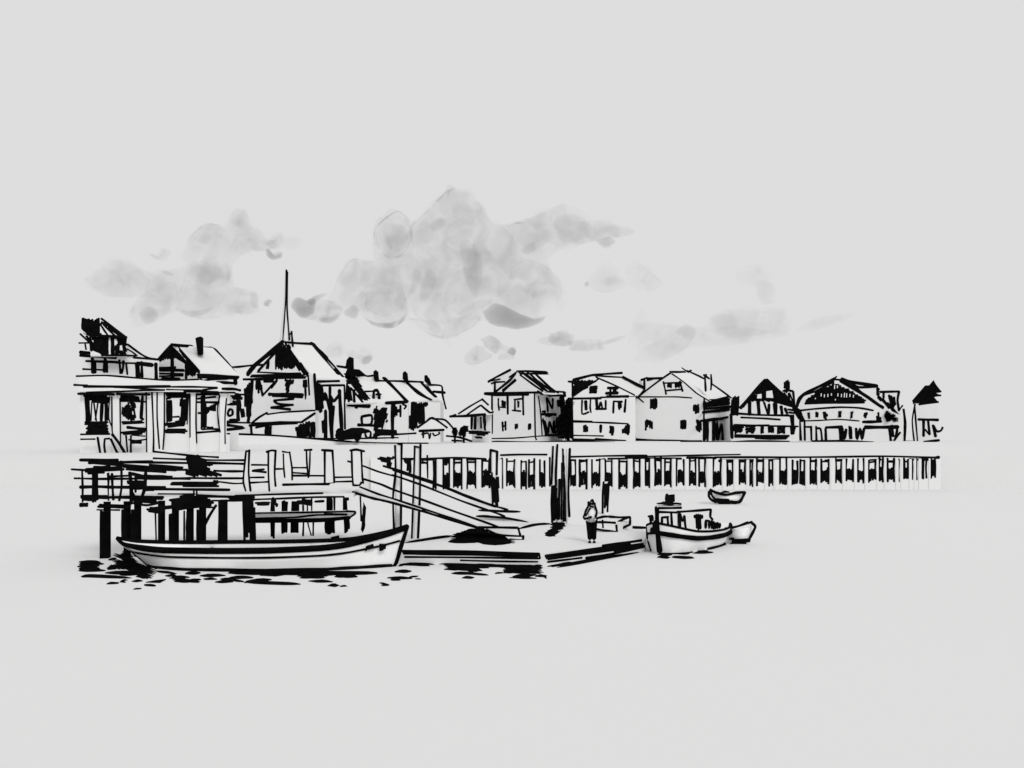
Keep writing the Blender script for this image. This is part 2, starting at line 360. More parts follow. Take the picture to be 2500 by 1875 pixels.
for sp in ('40:255,530 265,690; 30:285,560 285,690; f:235,560 295,560 290,690 240,680', '36:400,540 390,680; 26:418,560 420,685', '28:560,550 575,700 600,640 605,560; 22:635,580 650,710', '54:760,590 770,735; 46:760,585 930,605; 30:810,570 815,740', '40:970,590 975,760'):
    part(th, 'window', tp, FA, sp)
gp, gs = corner(FA.px(1000), 117, FA.px(1450), 113)
gh = thing('house', 'gabled house with black gable top and stout chimney behind the arcade', 'house', P(430, 1104, 115))
part(gh, 'wall', gp, FA, 'b5.8:1005,560 1155,375 1450,690 1450,g 1005,g; 24:1010,635 1195,630; 26:1010,665 1290,670; 22:1010,700 1280,705; 22:1010,730 1280,722; 34:1040,755 1240,762; 30:1010,650 1285,662; 40:1155,530 1158,770')
part(gh, 'gable', gp, FA, 'f:1155,370 1000,530 1010,570 1080,540 1150,528 1230,535 1320,610 1320,720 1420,735 1435,670 1465,682 1300,500 1215,400; 34:1215,400 1460,685; 28:1150,375 1000,535; 30:1310,600 1312,750')
gsl = tri((*FA.pt(1155, 375), 114.5), (*FA.pt(1450, 690), 112.8), (*FA.pt(1870, 690), 121))
rf = part(gh, 'roof', gsl, FA, 'b.3:1180,378 1390,395 1610,415 1870,690 1900,735 1480,712 1240,430; 36:1160,380 1385,395; 34:1500,415 1605,412; 34:1635,430 1750,560 1860,695')
part(rf, 'chimney', facing(485, 116), FA, 'i1.2:1415,300 1440,290 1475,282 1505,300 1505,480 1460,490 1440,480')
part(gh, 'eave', facing(530, 113), FA, 'b1:1450,720 1890,735 1890,835 1790,835 1790,g 1450,g; 32:1440,715 1650,725 1900,740; 40:1450,738 1650,742 1890,750; 30:1470,765 1500,785 1600,762 1780,758; 34:1660,800 1750,802 1840,808; 46:1862,745 1866,815')
solo('house', 'low roofed house peeping between the gabled and spired houses', 'house', facing(620, 182), FA, 'b5:1840,620 2200,600 2200,g 1900,g; 24:1835,628 1900,625 2074,606 2200,602; 30:2010,700 2074,640', P(620, 1077, 182))

# ------------------------------------------------------------------ the spired house
sp_, ss = corner(FB.px(165), 166, FB.px(770), 158)
sh = thing('house', 'large gabled house crowned by a tall needle spire', 'house', P(700, 1085, 160))
part(sh, 'wall', sp_, FB, 'b7.2:190,1040 485,720 770,1040 770,g 190,g; 26:205,1060 200,1200 170,1440; f:130,1100 150,1160 160,1100 205,1090 205,1200 195,1370 175,1400 150,1390 135,1180; f:190,1015 640,995 690,1030 680,1050 230,1050 180,1030; 22:125,1055 400,1055; f:235,1060 270,1060 300,1130 250,1190; 22:270,1060 300,1200; 20:410,1080 300,1200; 20:310,1075 400,1075; 22:380,1130 430,1060; f:500,1050 580,1060 590,1075 545,1110 535,1170 510,1190; f:660,1060 700,1050 690,1220 675,1150; 16:710,1020 720,1195; 14:690,1080 685,1230')
part(sh, 'gable', sp_, FB, '40:480,720 350,830 230,930 165,1010; 24:470,750 360,870 260,980; 14:250,990 480,1000 640,1000; f:495,715 530,740 620,880 715,1000 705,1030 690,1030 560,900 520,800; f:480,740 520,760 590,870 592,930 570,970 550,970 530,940 515,970 490,945 470,975 430,950 415,970 400,960 400,850 430,800; f:335,890 365,870 365,970 335,970; 16:600,880 660,960')
ssl = slope(sp_, FB.pt(485, 715), FB.pt(770, 1040))
part(sh, 'roof', ssl, FB, '20:490,715 600,728 735,735; 32:750,735 800,790 870,860; 18:870,860 950,945 1020,1030; 14:755,750 860,875 960,990; 28:955,970 975,1005')
part(sh, 'wall', ss, FB, '24:765,1010 775,1200 790,1440; f:760,1080 830,1100 850,1200 840,1350 800,1350 780,1200; 24:790,1075 990,1070; 20:830,1110 1035,1108; 24:860,1180 870,1240; 26:905,1130 905,1400 925,1610; 22:870,1190 900,1330; 28:905,1200 940,1250 990,1190; 34:990,1160 1000,1330 1010,1500; 18:1035,1110 1040,1500; f:830,1430 870,1410 880,1590 850,1590; 28:865,1340 870,1590; 20:920,1260 930,1600; 22:940,1300 925,1500')
part(sh, 'louvre', sp_, FB, '30:355,1190 470,1190 665,1195; 22:390,1205 660,1215; 22:580,1230 400,1245; 22:400,1250 440,1275 575,1285; 22:575,1285 375,1310; 24:375,1310 550,1325')
lt = tri((*FB.pt(340, 1360), 161.5), (*FB.pt(770, 1340), 156.5), (*FB.pt(205, 1460), 160.5))
part(sh, 'porch', Plane((0, 155, 0), (0, -1, 0)), FB, 'b3:205,1455 340,1360 770,1335 770,1600 205,1600; 20:200,1450 270,1395 340,1355; 16:340,1370 500,1350 770,1335; 22:770,1360 650,1440; 32:205,1460 450,1445; 20:450,1440 660,1440; 22:180,1470 610,1450; 24:195,1480 200,1545; 22:240,1490 320,1470; f:595,1480 690,1440 775,1430 772,1590 700,1575 670,1600 640,1590 610,1580')
part(sh, 'door', Plane((0, 154.9, 0), (0, -1, 0)), FB, 'f:325,1465 380,1465 380,1560 320,1560')
mm = MB(); b0, b1 = P(*FB.pt(512, 715), 163), P(*FB.pt(514, 68), 163)
mm.tube([b0, b0.lerp(b1, .5), b1], [1.15, .55, .18], 0, sides=4)
mm.draw(front(162.2), FB, '14:512,72 510,300 496,500 485,700; 14:524,90 520,400 530,560 540,700; f:505,70 520,65 527,100 527,200 515,330 507,300; 18:535,650 565,640; 18:560,625 566,690 572,760; 16:535,620 540,700')
mm.build('spire', sh)

# ------------------------------------------------------------------ the three terraced houses
GT = 'terraced houses beside the spired house'
tf = front(172)
tr = tri((*FB.pt(1060, 1030), 179), (*FB.pt(1900, 1110), 179), (*FB.pt(1400, 1268), 172))
t1 = thing('terraced_house', 'terraced house with black gable and fat chimney next to the spired house', 'house', P(890, 1080, 172), GT)
part(t1, 'wall', tf, FB, 'b8:1050,1260 1400,1260 1400,g 1050,g; 22:1060,1090 1055,1250; 40:1070,1280 1260,1295; f:1070,1270 1150,1320 1190,1280')
rf = part(t1, 'roof', tr, FB, 'b.3:1040,1010 1300,1020 1390,1040 1600,1258 1050,1268; f:1040,1000 1150,1040 1200,1140 1268,1230 1245,1250 1190,1240 1100,1100 1060,1100; f:1060,1110 1090,1130 1110,1250 1070,1270; 20:1090,1130 1200,1260; 28:1120,1150 1125,1260; 18:1160,970 1230,1025 1300,1020; f:1140,1000 1215,1010 1215,1030 1150,1032')
part(rf, 'chimney', front(178), FB, 'i1.2:1080,850 1110,860 1112,960 1160,965 1180,1000 1100,1040 1040,1010 1060,960 970,945 960,925 1045,935 1055,880')
part(rf, 'dormer', front(173), FB, '18:1220,1165 1330,1160; 26:1300,1160 1330,1152 1348,1200 1342,1250 1300,1250 1300,1170; 32:1250,1270 1340,1265; 18:1320,1190 1365,1190')
part(rf, 'chimney', front(178), FB, 'i1:1295,985 1315,970 1335,985 1342,1070 1315,1075 1300,1050', 'thin black chimney')
win(t1, tf, FB, '24:1190,1390 1280,1380 1275,1460 1200,1460 1190,1400; 28:1160,1465 1290,1470')
t2 = thing('terraced_house', 'middle terraced house with dark posts under its eave', 'house', P(950, 1080, 172), GT)
part(t2, 'wall', tf, FB, 'b8:1402,1262 1610,1262 1610,g 1402,g; 30:1410,1268 1600,1258; 18:1300,1550 1500,1550 1680,1540')
rf = part(t2, 'roof', tr, FB, 'b.3:1395,1045 1600,1080 1810,1240 1605,1258; 28:1390,1040 1480,1130 1600,1255; 18:1340,1068 1550,1072 1740,1080')
part(rf, 'chimney', front(178), FB, 'i1:1560,995 1580,980 1600,1000 1607,1070 1580,1072 1558,1050')
win(t2, tf, FB, 'f:1300,1320 1330,1300 1350,1330 1380,1310 1420,1310 1420,1460 1400,1400 1380,1500 1340,1500 1322,1580 1300,1500')
part(t2, 'porch_post', tf, FB, '32:1470,1270 1468,1420 1470,1580; f:1450,1270 1500,1280 1530,1340 1500,1390 1480,1400; 20:1540,1290 1540,1390; 18:1560,1280 1592,1295 1575,1320')
t3 = thing('terraced_house', 'end terraced house with wide black doorway', 'house', P(1010, 1080, 172), GT)
part(t3, 'wall', tf, FB, 'b8:1612,1262 1900,1262 1900,g 1612,g; 18:1810,1105 1910,1115 1920,1200 1950,1320; 24:1835,1165 1940,1175')
rf = part(t3, 'roof', tr, FB, 'b.3:1605,1082 1900,1110 1915,1262 1815,1245; 22:1600,1080 1650,1130 1790,1230; 22:1600,1090 1700,1180 1815,1240; 24:1720,1075 1780,1140 1860,1215; 18:1780,1120 1830,1180')
part(rf, 'chimney', front(178), FB, 'i1:1755,1020 1775,1015 1800,1050 1817,1100 1790,1107 1755,1070')
part(t3, 'doorway', tf, FB, 'f:1640,1260 1780,1262 1802,1290 1766,1300 1765,1470 1740,1490 1700,1440 1680,1500 1640,1520 1618,1500 1628,1300')

# parked car, handcart and stall before the terrace
cp = front(149)
c = thing('parked_car', 'small black car parked in front of the terraced houses', 'car', P(855, 1081, 149))
part(c, 'body', cp, FB, 'i1.6:950,1560 970,1500 1000,1490 1020,1520 1100,1490 1180,1490 1240,1510 1272,1530 1180,1545 1172,1590 1000,1605 960,1590; 20:965,1520 985,1600; 22:1010,1530 1160,1530')
for x in (1000, 1150):
    mm = MB(); q = P(*FB.pt(x, 1590), 148.9); r = .42
    mm.prism([q + V((math.cos(a*.5236)*r, 0, math.sin(a*.5236)*r)) for a in range(12)], V((0, .25, 0)), 1); mm.build('wheel', c)
c = thing('handcart', 'two-wheeled black handcart standing right of the parked car', 'cart', P(925, 1081, 149))
part(c, 'bed', cp, FB, 'i1:1320,1500 1500,1510 1505,1545 1440,1560 1400,1540 1330,1560; 20:1300,1560 1400,1552 1520,1550')
for pts in ('20:1222,1545 1245,1515 1272,1535 1268,1572 1240,1582 1222,1550', '24:1320,1500 1320,1590'):
    part(c, 'wheel', cp, FB, pts)
part(c, 'handle', cp, FB, '18:1280,1580 1380,1545')
c = thing('market_stall', 'small open stall with peaked canopy at the end of the terrace', 'stall', P(1050, 1079, 160))
part(c, 'canopy', front(159), FB, 'b2:1690,1492 1830,1405 1940,1420 2012,1490 1960,1500; 20:1690,1490 1760,1445 1830,1402 1960,1490; 18:1830,1410 1940,1420 2010,1490; 24:1710,1520 1930,1510')
part(c, 'post', front(159), FB, '20:1745,1530 1745,1580')
part(c, 'post', front(159), FB, '16:1730,1550 1790,1540 1800,1590 1812,1540')
part(c, 'counter', front(159), FB, '16:1830,1540 1850,1562 1890,1545 1885,1530')

# ------------------------------------------------------------------ garden pavilion with shrubs
hp = front(171)
c = thing('pavilion', 'small open pavilion with double pitched roof left of the tall white house', 'pavilion', P(1165, 1079, 171))
part(c, 'roof', hp, FC, 'b4:230,628 585,435 710,580 690,610; 20:320,600 450,515 590,435; 24:585,435 655,500; 20:415,610 560,510 580,505; 24:580,510 670,585 710,580; 30:225,630 400,625 620,605; 20:225,630 290,610')
part(c, 'wall', Plane((0, 173, 0), (0, -1, 0)), FC, 'b2:470,620 690,610 690,g 470,g')
for s in ('28:470,630 465,770', '32:510,630 505,770', '22:570,640 575,760', 'f:590,610 630,605 630,790 605,790'): part(c, 'post', hp, FC, s)
part(c, 'base', hp, FC, 'f:420,790 680,795 670,815 630,840 540,850 520,830 430,820; f:490,850 590,860 590,880 520,880')
solo('path_edging', 'dark ragged edging strokes on the ground before the pavilion', 'edging', front(168), FC, '24:185,850 330,865 470,910; 20:245,900 360,905', P(1110, 1081, 168))

def foliage(name, label, cat, fr, outline, Y, depth, n, size, base, group=None):
    pl = front(Y); pts = [fr.pt(*map(float, t.split(','))) for t in outline.split()]
    xs = [p[0] for p in pts]; ys = [p[1] for p in pts]
    def inside(x, y):
        r = False
        for i in range(len(pts)):
            (x1, y1), (x2, y2) = pts[i], pts[i-1]
            if (y1 > y) != (y2 > y) and x < (x2 - x1) * (y - y1) / (y2 - y1) + x1: r = not r
        return r
    o = thing(name, label, cat, base, group)
    mm = MB(); k = 0
    while k < n:
        x, y = random.uniform(min(xs), max(xs)), random.uniform(min(ys), max(ys))
        if not inside(x, y): continue
        k += 1
        q = P(x, y, Y) + V((0, random.uniform(0, depth), 0))
        a = V((random.gauss(0, 1), random.gauss(0, 1), random.gauss(0, 1))).normalized(); bb = a.orthogonal().normalized()
        s = size * random.uniform(.5, 1.3); b = len(mm.v)
        mm.v += [q + a*s, q + bb*s*.6, q - a*s, q - bb*s*.6]; mm.f.append((b, b+1, b+2, b+3)); mm.m.append(1)
    mm.build('crown', o)
    tk = MB(); top = P(sum(xs)/len(xs), sum(ys)/len(ys), Y) + V((0, depth/2, 0))
    tk.tube([V(base) + V((0, 0, -.05)), V(base).lerp(top, .5), top], [size*.6, size*.5, size*.3], 1); tk.build('trunk', o)
    return o
foliage('tree', 'tall dense black tree squeezed between two white houses', 'tree', FC, '1475,420 1500,400 1512,540 1535,540 1550,440 1600,440 1600,862 1470,862 1440,780 1430,660 1478,630 1492,560', 188.5, 3, 2600, .55, V((P(1389, 1078, 188.5).x, 190, LAND)))
foliage('shrub', 'narrow black shrub standing left of the pavilion', 'shrub', FC, '262,770 285,762 297,790 295,838 270,842 258,810', 166, 1, 220, .35, V((P(1110, 1078, 166).x, 166.5, LAND)))
foliage('shrub', 'rounded black shrub with bare stems just before the pavilion posts', 'shrub', FC, '325,815 350,760 390,738 422,748 420,795 395,800 390,850 370,850 355,820 345,850', 166, 1.2, 420, .35, V((P(1132, 1078, 166).x, 166.5, LAND)))

# ------------------------------------------------------------------ first white town house
f1, s1 = corner(FC.px(700), 190, FC.px(1180), 186)
h = thing('house', 'square white house with hipped gable roof beside the pavilion', 'house', P(1255, 1078, 187))
part(h, 'wall', f1, FC, 'b13:697,370 1180,370 1180,g 697,g; 22:697,390 697,820; 18:1175,370 1185,860 1198,890')
part(h, 'wall', s1, FC, '16:1220,410 1245,600 1260,840; 30:1255,605 1420,608; f:1280,610 1400,610 1340,635 1300,630; 28:1260,575 1300,575; 26:1290,835 1500,850')
part(h, 'gable', f1, FC, 'b5:735,365 980,130 1290,345; f:975,125 1015,130 1080,200 1200,285 1300,330 1260,350 1170,290 1060,220; 18:975,130 890,190; 28:960,150 890,230 740,350; 34:960,220 890,280 820,340; 18:890,190 960,140; 24:1210,345 1270,385')
part(h, 'roof', f1, FC, 'b8:655,240 905,105 985,122 735,365 690,262; 26:655,240 740,190 905,105; 18:655,235 790,210; 22:690,262 730,245 840,240; 28:730,260 728,350; 24:615,368 800,365 1200,360 1250,365; 34:615,375 760,385 1105,382', 'dark edged roof corner on the left')
rs = slope(f1, FC.pt(985, 122), FC.pt(1290, 345))
part(h, 'roof', rs, FC, 'b.4:985,122 1320,130 1410,350 1290,345; 24:985,122 1100,122 1315,130; 22:1060,150 1320,148; 34:1075,160 1180,240 1290,330; 24:1120,150 1200,220 1300,300 1370,345; 26:1190,155 1330,290 1410,350; 22:1320,350 1420,352 1520,355; 28:1330,400 1500,395; 36:1505,360 1515,400')
for s in ('20:770,430 768,490 778,560; 18:790,525 850,530; f:805,450 855,455 850,520 810,515; 26:872,405 875,600', '20:945,440 1040,430; 22:955,440 955,560; 20:925,562 1020,570; f:980,450 1005,460 1005,530 985,530; 24:1045,400 1050,610', '24:815,695 820,790; 22:825,740 850,735; 24:848,690 850,780', 'f:945,710 975,705 1010,755 970,775 948,772', 'f:1098,712 1140,712 1130,780 1108,785'):
    win(h, f1, FC, s)
for s in ('24:1310,430 1318,500 1325,570; 24:1320,430 1375,540 1380,440', 'f:1425,450 1455,440 1458,520 1430,520', '28:1270,670 1305,830; 26:1290,690 1330,820 1340,690 1390,820 1390,680 1410,820'):
    win(h, s1, FC, s)

# ------------------------------------------------------------------ second white house
f2 = wallp(FD.px(80), 188.5, FD.px(790), 187.5)
h = thing('house', 'wide white house with black shaded left gable and four small ground-floor windows', 'house', P(1474, 1079, 188))
part(h, 'wall', f2, FD, 'b9:78,420 790,410 790,g 78,g; 20:78,420 82,650 85,890; 28:80,685 300,690; 20:300,695 500,702 700,712; 16:0,842 200,845 430,850; 34:90,892 300,900 680,915; 20:340,880 680,905')
part(h, 'gable', f2, FD, 'b5:78,420 80,230 350,180 790,400; 20:80,410 220,310 370,210 345,185; 18:350,190 580,290 780,390; f:95,225 320,225 365,215 250,300 80,400 90,300; 24:80,240 82,400; 28:35,430 400,425; 22:400,415 620,410; 30:470,405 710,405')
part(h, 'roof', f2, FD, 'b8:35,237 110,218 300,163 640,140 890,320 790,400 350,180; 24:35,237 110,235; 32:90,220 300,165 380,165; 26:300,165 450,152 640,140; 18:380,175 640,190; f:630,195 660,180 760,245 895,310 890,330 740,260; 22:650,180 770,245 890,300')
for s in ('f:280,290 360,285 365,385 210,385 210,375 255,370', '34:480,310 590,310; 36:460,370 590,365; 28:510,310 505,390; 22:545,320 545,370; 22:575,300 560,370', '22:190,450 190,600 265,580; 38:230,460 235,550; 20:285,440 280,530 290,585', '32:350,430 360,550; 24:380,540 400,470 420,550; 22:455,450 455,545; 26:345,545 460,545', '24:545,460 540,590; 24:545,460 640,465; f:580,470 630,470 625,560 600,560; 26:680,440 668,580', 'f:205,725 245,725 260,800 210,805', '32:400,730 398,805', 'f:500,740 555,735 545,840 515,860 500,800', 'f:640,770 710,710 730,740 715,850 680,820 650,835'):
    win(h, f2, FD, s)

# ------------------------------------------------------------------ third white house
f3, s3 = corner(FD.px(790), 190, FD.px(1560), 184)
h = thing('house', 'large plain white house with twin-post chimney and shaded right side', 'house', P(1640, 1079, 186))
part(h, 'wall', f3, FD, 'b20:785,415 1190,140 1550,425 1550,g 785,g; 24:795,370 790,420; 20:785,420 765,650 785,880; 20:1565,430 1560,650 1555,900; 40:770,895 1000,905 1300,915 1530,915; 26:1200,925 1330,940')
part(h, 'gable', f3, FD, '22:1185,140 1040,240 830,400; 16:1200,150 1330,240 1480,370 1620,455; 24:730,415 830,415; 16:830,410 1050,410 1250,410 1425,422; 18:820,420 880,470')
r3 = slope(f3, FD.pt(1190, 140), FD.pt(1565, 440))
rf = part(h, 'roof', r3, FD, 'b.3:1190,140 1380,125 1850,410 1600,455; 24:1180,130 1270,130 1350,128; 20:1340,105 1380,125 1420,110; 20:1390,125 1550,200 1700,300 1840,400; 28:1830,405 1860,412')
part(h, 'roof', front(194), FD, 'b4:855,220 920,195 1110,200 1000,300 890,335; 26:855,220 920,195; 26:920,200 1100,200; f:910,192 1100,195 1080,212 1000,212 920,232; 26:890,220 890,330; 22:830,400 880,340', 'low roof wing behind the left of the gable')
part(rf, 'chimney', front(187), FD, 'b1:1572,170 1640,165 1640,330 1580,330; 24:1570,165 1575,250 1580,345; 20:1555,165 1590,160; 22:1640,160 1645,250 1638,330; 24:1570,170 1620,205')
for s in ('20:1105,240 1120,310 1135,380; 20:1120,255 1310,250; 24:1290,235 1320,345; 20:1130,340 1310,325; f:1150,260 1200,258 1200,310 1155,310; f:1225,258 1290,255 1290,310 1230,310', 'f:955,430 1040,425 1035,545 960,545', 'f:1440,490 1510,490 1505,600 1470,605 1445,570', 'f:880,670 950,665 985,690 985,770 960,785 935,720 905,785 880,770', 'f:1290,668 1365,665 1365,770 1320,780 1295,760', 'f:1480,670 1530,680 1530,810 1470,780'):
    win(h, f3, FD, s)
part(h, 'balcony', s3, FD, '38:1550,490 1830,450; 38:1550,515 1850,480; 28:1560,545 1860,520; 32:1540,585 1850,550; 22:1630,460 1850,405; 34:1620,450 1850,440; f:1545,465 1640,462 1700,500 1560,530; f:1520,665 1830,628 1832,652 1600,692 1520,690')
part(h, 'doorway', s3, FD, 'f:1550,690 1615,690 1617,900 1590,850 1570,900 1550,900')
part(h, 'doorway', s3, FD, '28:1670,680 1672,910; 28:1680,700 1715,890; 28:1710,720 1720,890; 22:1720,890 1760,710 1775,890')

# ------------------------------------------------------------------ fourth house: timber chalet
f4 = facing(1870, 188)
h = thing('house', 'chalet with black timbered gable and long balcony', 'house', P(1870, 1079, 188))
part(h, 'wall', f4, FE, 'b9:20,480 360,200 700,560 700,g 20,g; 22:80,530 300,545 600,550; 20:120,570 350,580 510,592; 20:600,555 640,550; 26:620,550 630,650; 28:640,550 640,730; f:40,350 100,360 100,540 70,562 20,540 20,420; 32:20,540 24,660 30,775; 22:50,645 230,650 400,650; 18:400,655 690,660; f:40,750 600,745 600,770 550,790 200,780 40,770')
part(h, 'gable', f4, FE, '34:362,195 240,330 115,475; 36:375,195 520,330 690,500 740,600; f:360,190 110,470 130,482 210,410 430,410 560,450 640,470 720,565 745,600 700,590 695,500 520,330 385,195; p:285,340 325,335 325,380 280,380; p:372,310 430,300 442,375 372,372; 38:205,420 205,540; 36:290,410 300,530; 22:350,420 385,530; 28:400,440 395,530; 42:460,430 465,530; 32:520,460 530,530; 28:560,480 580,530; 22:590,490 660,500; 22:600,520 690,530; 26:640,470 700,580')
part(h, 'chimney', facing(1920, 191), FE, 'b1:545,310 665,300 655,450 545,450; f:550,210 590,185 610,220 605,290 665,295 660,312 560,322 515,310 555,290; 28:545,330 600,400; 26:600,330 600,390; 22:640,310 655,440; 18:610,340 640,420')
for s in ('f:45,640 120,650 150,660 120,720 60,735 40,690', 'f:155,650 265,650 265,700 240,730 200,720 180,735 155,720', 'f:310,660 350,655 350,720 320,735', 'f:380,660 450,655 445,720 400,730 380,700', 'f:470,660 560,665 555,735 520,730 480,735', '24:620,660 625,735; 22:660,670 640,735'):
    win(h, f4, FE, s)

# ------------------------------------------------------------------ fifth house: big bow-roofed hall
f5 = facing(2065, 190)
h = thing('house', 'broad hall with bow-shaped roof and black fan-light gable', 'house', P(2065, 1079, 190))
part(h, 'wall', f5, FE, 'b10:700,470 750,330 1060,180 1150,200 1560,480 1740,560 1740,g 700,g; 20:720,500 850,485 1100,468 1300,475 1440,500; 22:665,605 760,605; 14:740,605 900,600 1100,590 1300,605; 30:1340,615 1430,614 1520,610; f:690,480 720,500 750,600 735,620 700,560; 28:700,590 718,810; 20:755,620 758,830; f:1490,500 1520,600 1470,610; 36:1360,668 1520,668 1690,665; 26:1745,490 1760,620 1755,800; f:1740,740 1768,740 1765,810 1745,810')
part(h, 'gable', f5, FE, 'f:750,445 790,380 880,310 1040,235 1100,240 1250,320 1380,410 1360,425 1150,430 1100,440 900,430;' + ';'.join(f'p:{x},{y} {x+9},{y} {x+7},{y+d} {x-2},{y+d}' for x, y, d in ((918, 330, 30), (950, 340, 28), (985, 335, 30), (1020, 330, 22), (1052, 245, 40), (1080, 250, 26), (1085, 330, 30), (1120, 335, 32), (1150, 325, 45), (1172, 330, 40), (1205, 335, 30), (1240, 345, 26), (1060, 385, 14), (860, 375, 12))))
part(h, 'roof', f5, FE, '30:680,460 700,380 760,330 900,260 1060,180; 16:1050,185 1075,160; 22:690,440 740,350 860,310 1040,215; 16:1045,180 1045,235; 22:1060,190 1130,200 1260,280 1400,370 1540,470; 20:1110,210 1300,320 1420,400 1540,480; 36:1250,270 1330,330; f:1380,365 1552,460 1545,490 1450,420')
rp = facing(2120, 194)
rf = part(h, 'roof', rp, FE, 'b8:1125,185 1480,252 1500,370 1700,500 1740,600 1560,480; 34:1125,185 1220,215 1480,255; 24:1230,235 1300,268 1480,262; f:1468,250 1505,255 1500,360 1590,420 1700,540 1722,585 1640,520 1560,440 1480,380; 16:1180,210 1250,270', 'long roof ridge running back to the right')
part(rf, 'dormer', facing(2160, 193), FE, 'b3:1510,315 1700,310 1690,500 1545,400; 24:1510,315 1700,310; 24:1700,310 1685,400 1700,500; 22:1545,320 1545,380; 28:1600,350 1640,470; 28:1620,360 1650,450; 24:1650,370 1660,440; 16:1700,500 1735,450')
for s in ('f:785,520 805,520 812,580 790,585', 'f:855,515 895,510 890,570 850,565', 'f:945,505 965,505 990,550 965,600 945,560', 'f:1090,505 1125,505 1120,570 1090,570', 'f:1215,510 1245,505 1235,570 1210,585', 'f:1350,530 1385,515 1370,580 1345,580', '36:1110,670 1120,790; 28:1130,680 1150,790 1170,690', 'f:1195,660 1225,660 1235,780 1195,780', '26:1270,680 1280,790 1310,680 1330,790 1350,680'):
    win(h, f5, FE, s)
for s in ('20:750,665 820,665; 22:820,660 825,835', '22:870,660 875,835; 22:870,680 915,685 930,800', '26:965,680 970,830; 30:970,670 1130,665', '28:1605,690 1620,825; 24:1630,650 1640,760; 22:1650,800 1710,720; 24:1610,660 1680,680 1660,790'):
    part(h, 'door', f5, FE, s)
foliage('shrub', 'black leafy bush against the right end of the bow-roofed hall', 'shrub', FE, '1568,540 1595,500 1612,545 1660,545 1692,600 1660,612 1640,590 1590,615', 187, 1.2, 420, .4, V((P(2178, 1078, 187).x, 187.6, LAND)))

# ------------------------------------------------------------------ sixth house at the right edge
f6 = facing(2260, 188)
h = thing('house', 'narrow house with ragged black roof at the far right', 'house', P(2265, 1079, 188))
part(h, 'wall', f6, FE, 'b7:1850,430 2090,425 2090,g 1850,g; 16:1860,440 1832,600 1850,800 1872,832; 16:1855,440 1870,640 1885,820 1872,835')
part(h, 'roof', f6, FE, 'i1.5:1830,400 1960,250 2000,248 2045,195 2070,240 2122,308 2070,326 2122,350 2050,366 2092,415 1840,437; 20:1900,440 2092,415; 20:2000,330 2118,310; 26:1950,300 2115,310; 22:1900,350 2115,350')
win(h, f6, FE, '28:1895,590 2090,595; 28:1945,600 1945,755; 24:1990,600 2005,740; 18:1960,690 2000,740')
win(h, f6, FE, '28:2040,650 2065,760; 22:2050,660 2080,710 2120,700 2135,670')

# ------------------------------------------------------------------ near timber pier
pp = wallp(176, 42.0, 865, 45.0, gz=-.4)
pr = thing('pier', 'timber pier on black piles with heavy plank railing', 'pier', V((P(500, 0, 43.5).x, 44.5, 0)))
m = MB()
a, b = pp.at(FF.px(110), 1205), pp.at(FG.px(1290), 1205); a.z = b.z = 2.42
m.prism([a, b, b + V((-.2, 4.2, 0)), a + V((0, 4.2, 0))], V((0, 0, .16)), 0)
m.draw(pp, FF, '32:1330,640 1600,648 1914,655; 22:1480,690 1700,690 1914,685; f:1720,642 1800,625 1914,630 1914,645; f:285,750 330,725 620,735 640,760 600,790 560,790 500,770 290,765; 18:285,785 520,788; f:650,640 970,645 980,670 900,690 1010,700 700,730 660,700; f:1020,680 1240,625 1390,640 1500,690 1480,745 1330,780 1130,785 900,780 800,765 1080,745 1050,720; f:800,765 900,760 1000,800 990,818 880,820 810,800; 24:650,715 800,738 930,715; 18:1385,760 1500,760')
m.draw(pp, FG, '22:60,640 450,625 970,612; 32:0,660 120,668 250,670; 22:210,680 500,670 850,655; 20:850,655 1190,650; f:270,700 440,710 410,750 290,755; f:440,640 480,680 505,760 470,740 440,775 430,720; f:680,680 850,680 860,720 830,745 730,740; 26:890,700 980,695; 26:555,525 800,520 1035,518')  # black fills below the deck edge paint the shade under the pier
m.build('deck', pr)
part(pr, 'railing', pp, FF, '34:110,268 300,270 500,270; 30:200,298 500,292 860,285; 22:870,180 1100,205 1300,225 1545,240; 22:870,250 1210,262 1500,270 1820,270; 28:1300,295 1500,300 1810,308; 26:650,290 1230,300; f:1190,220 1360,225 1362,250 1500,310 1420,335 1480,380 1625,432 1560,435 1340,435 1250,440 1185,415 1220,380 1220,300; f:200,295 560,310 1140,330 1215,362 1090,385 970,402 590,378 560,340 350,312; 24:20,365 180,375; 28:590,365 900,370 1220,370; 26:1500,380 1650,385 1800,385; f:760,415 1070,430 1060,470 820,450; 34:640,410 780,440; 26:300,465 640,462 1000,455; 32:700,455 1000,460 1250,460; 24:1250,455 1500,458 1810,458; f:1050,490 1470,490 1540,475 1540,540 1180,530 1040,525; 18:1520,490 1700,512 1790,510; 28:1180,535 1545,540; 30:880,570 1300,574 1660,578; 34:400,550 700,552 990,552; f:600,490 790,480 780,560 680,575 610,540; 28:780,580 870,580; 18:920,620 1300,622; 18:1290,570 1290,640; 18:1320,580 1320,640; 24:640,500 780,520')
part(pr, 'lattice', pp, FF, 'f:150,360 350,325 560,345 562,382 400,382 300,415 180,405; 22:50,458 200,462 330,465; 34:110,550 300,545 460,552; 22:130,380 135,550 135,700; f:215,400 295,400 290,680 245,715 225,660; f:385,400 412,400 412,690 395,690; 26:440,410 445,550 455,680; 24:535,280 540,540 515,690; 38:625,400 640,550 640,720; 28:690,420 685,600; 36:790,400 780,560 755,640; 20:650,600 700,680; f:100,640 380,630 412,680 280,675 250,692 120,680; f:95,715 205,712 195,755 150,768 100,750; 34:420,655 650,655 970,655; 24:400,440 640,430; 22:90,458 100,456')
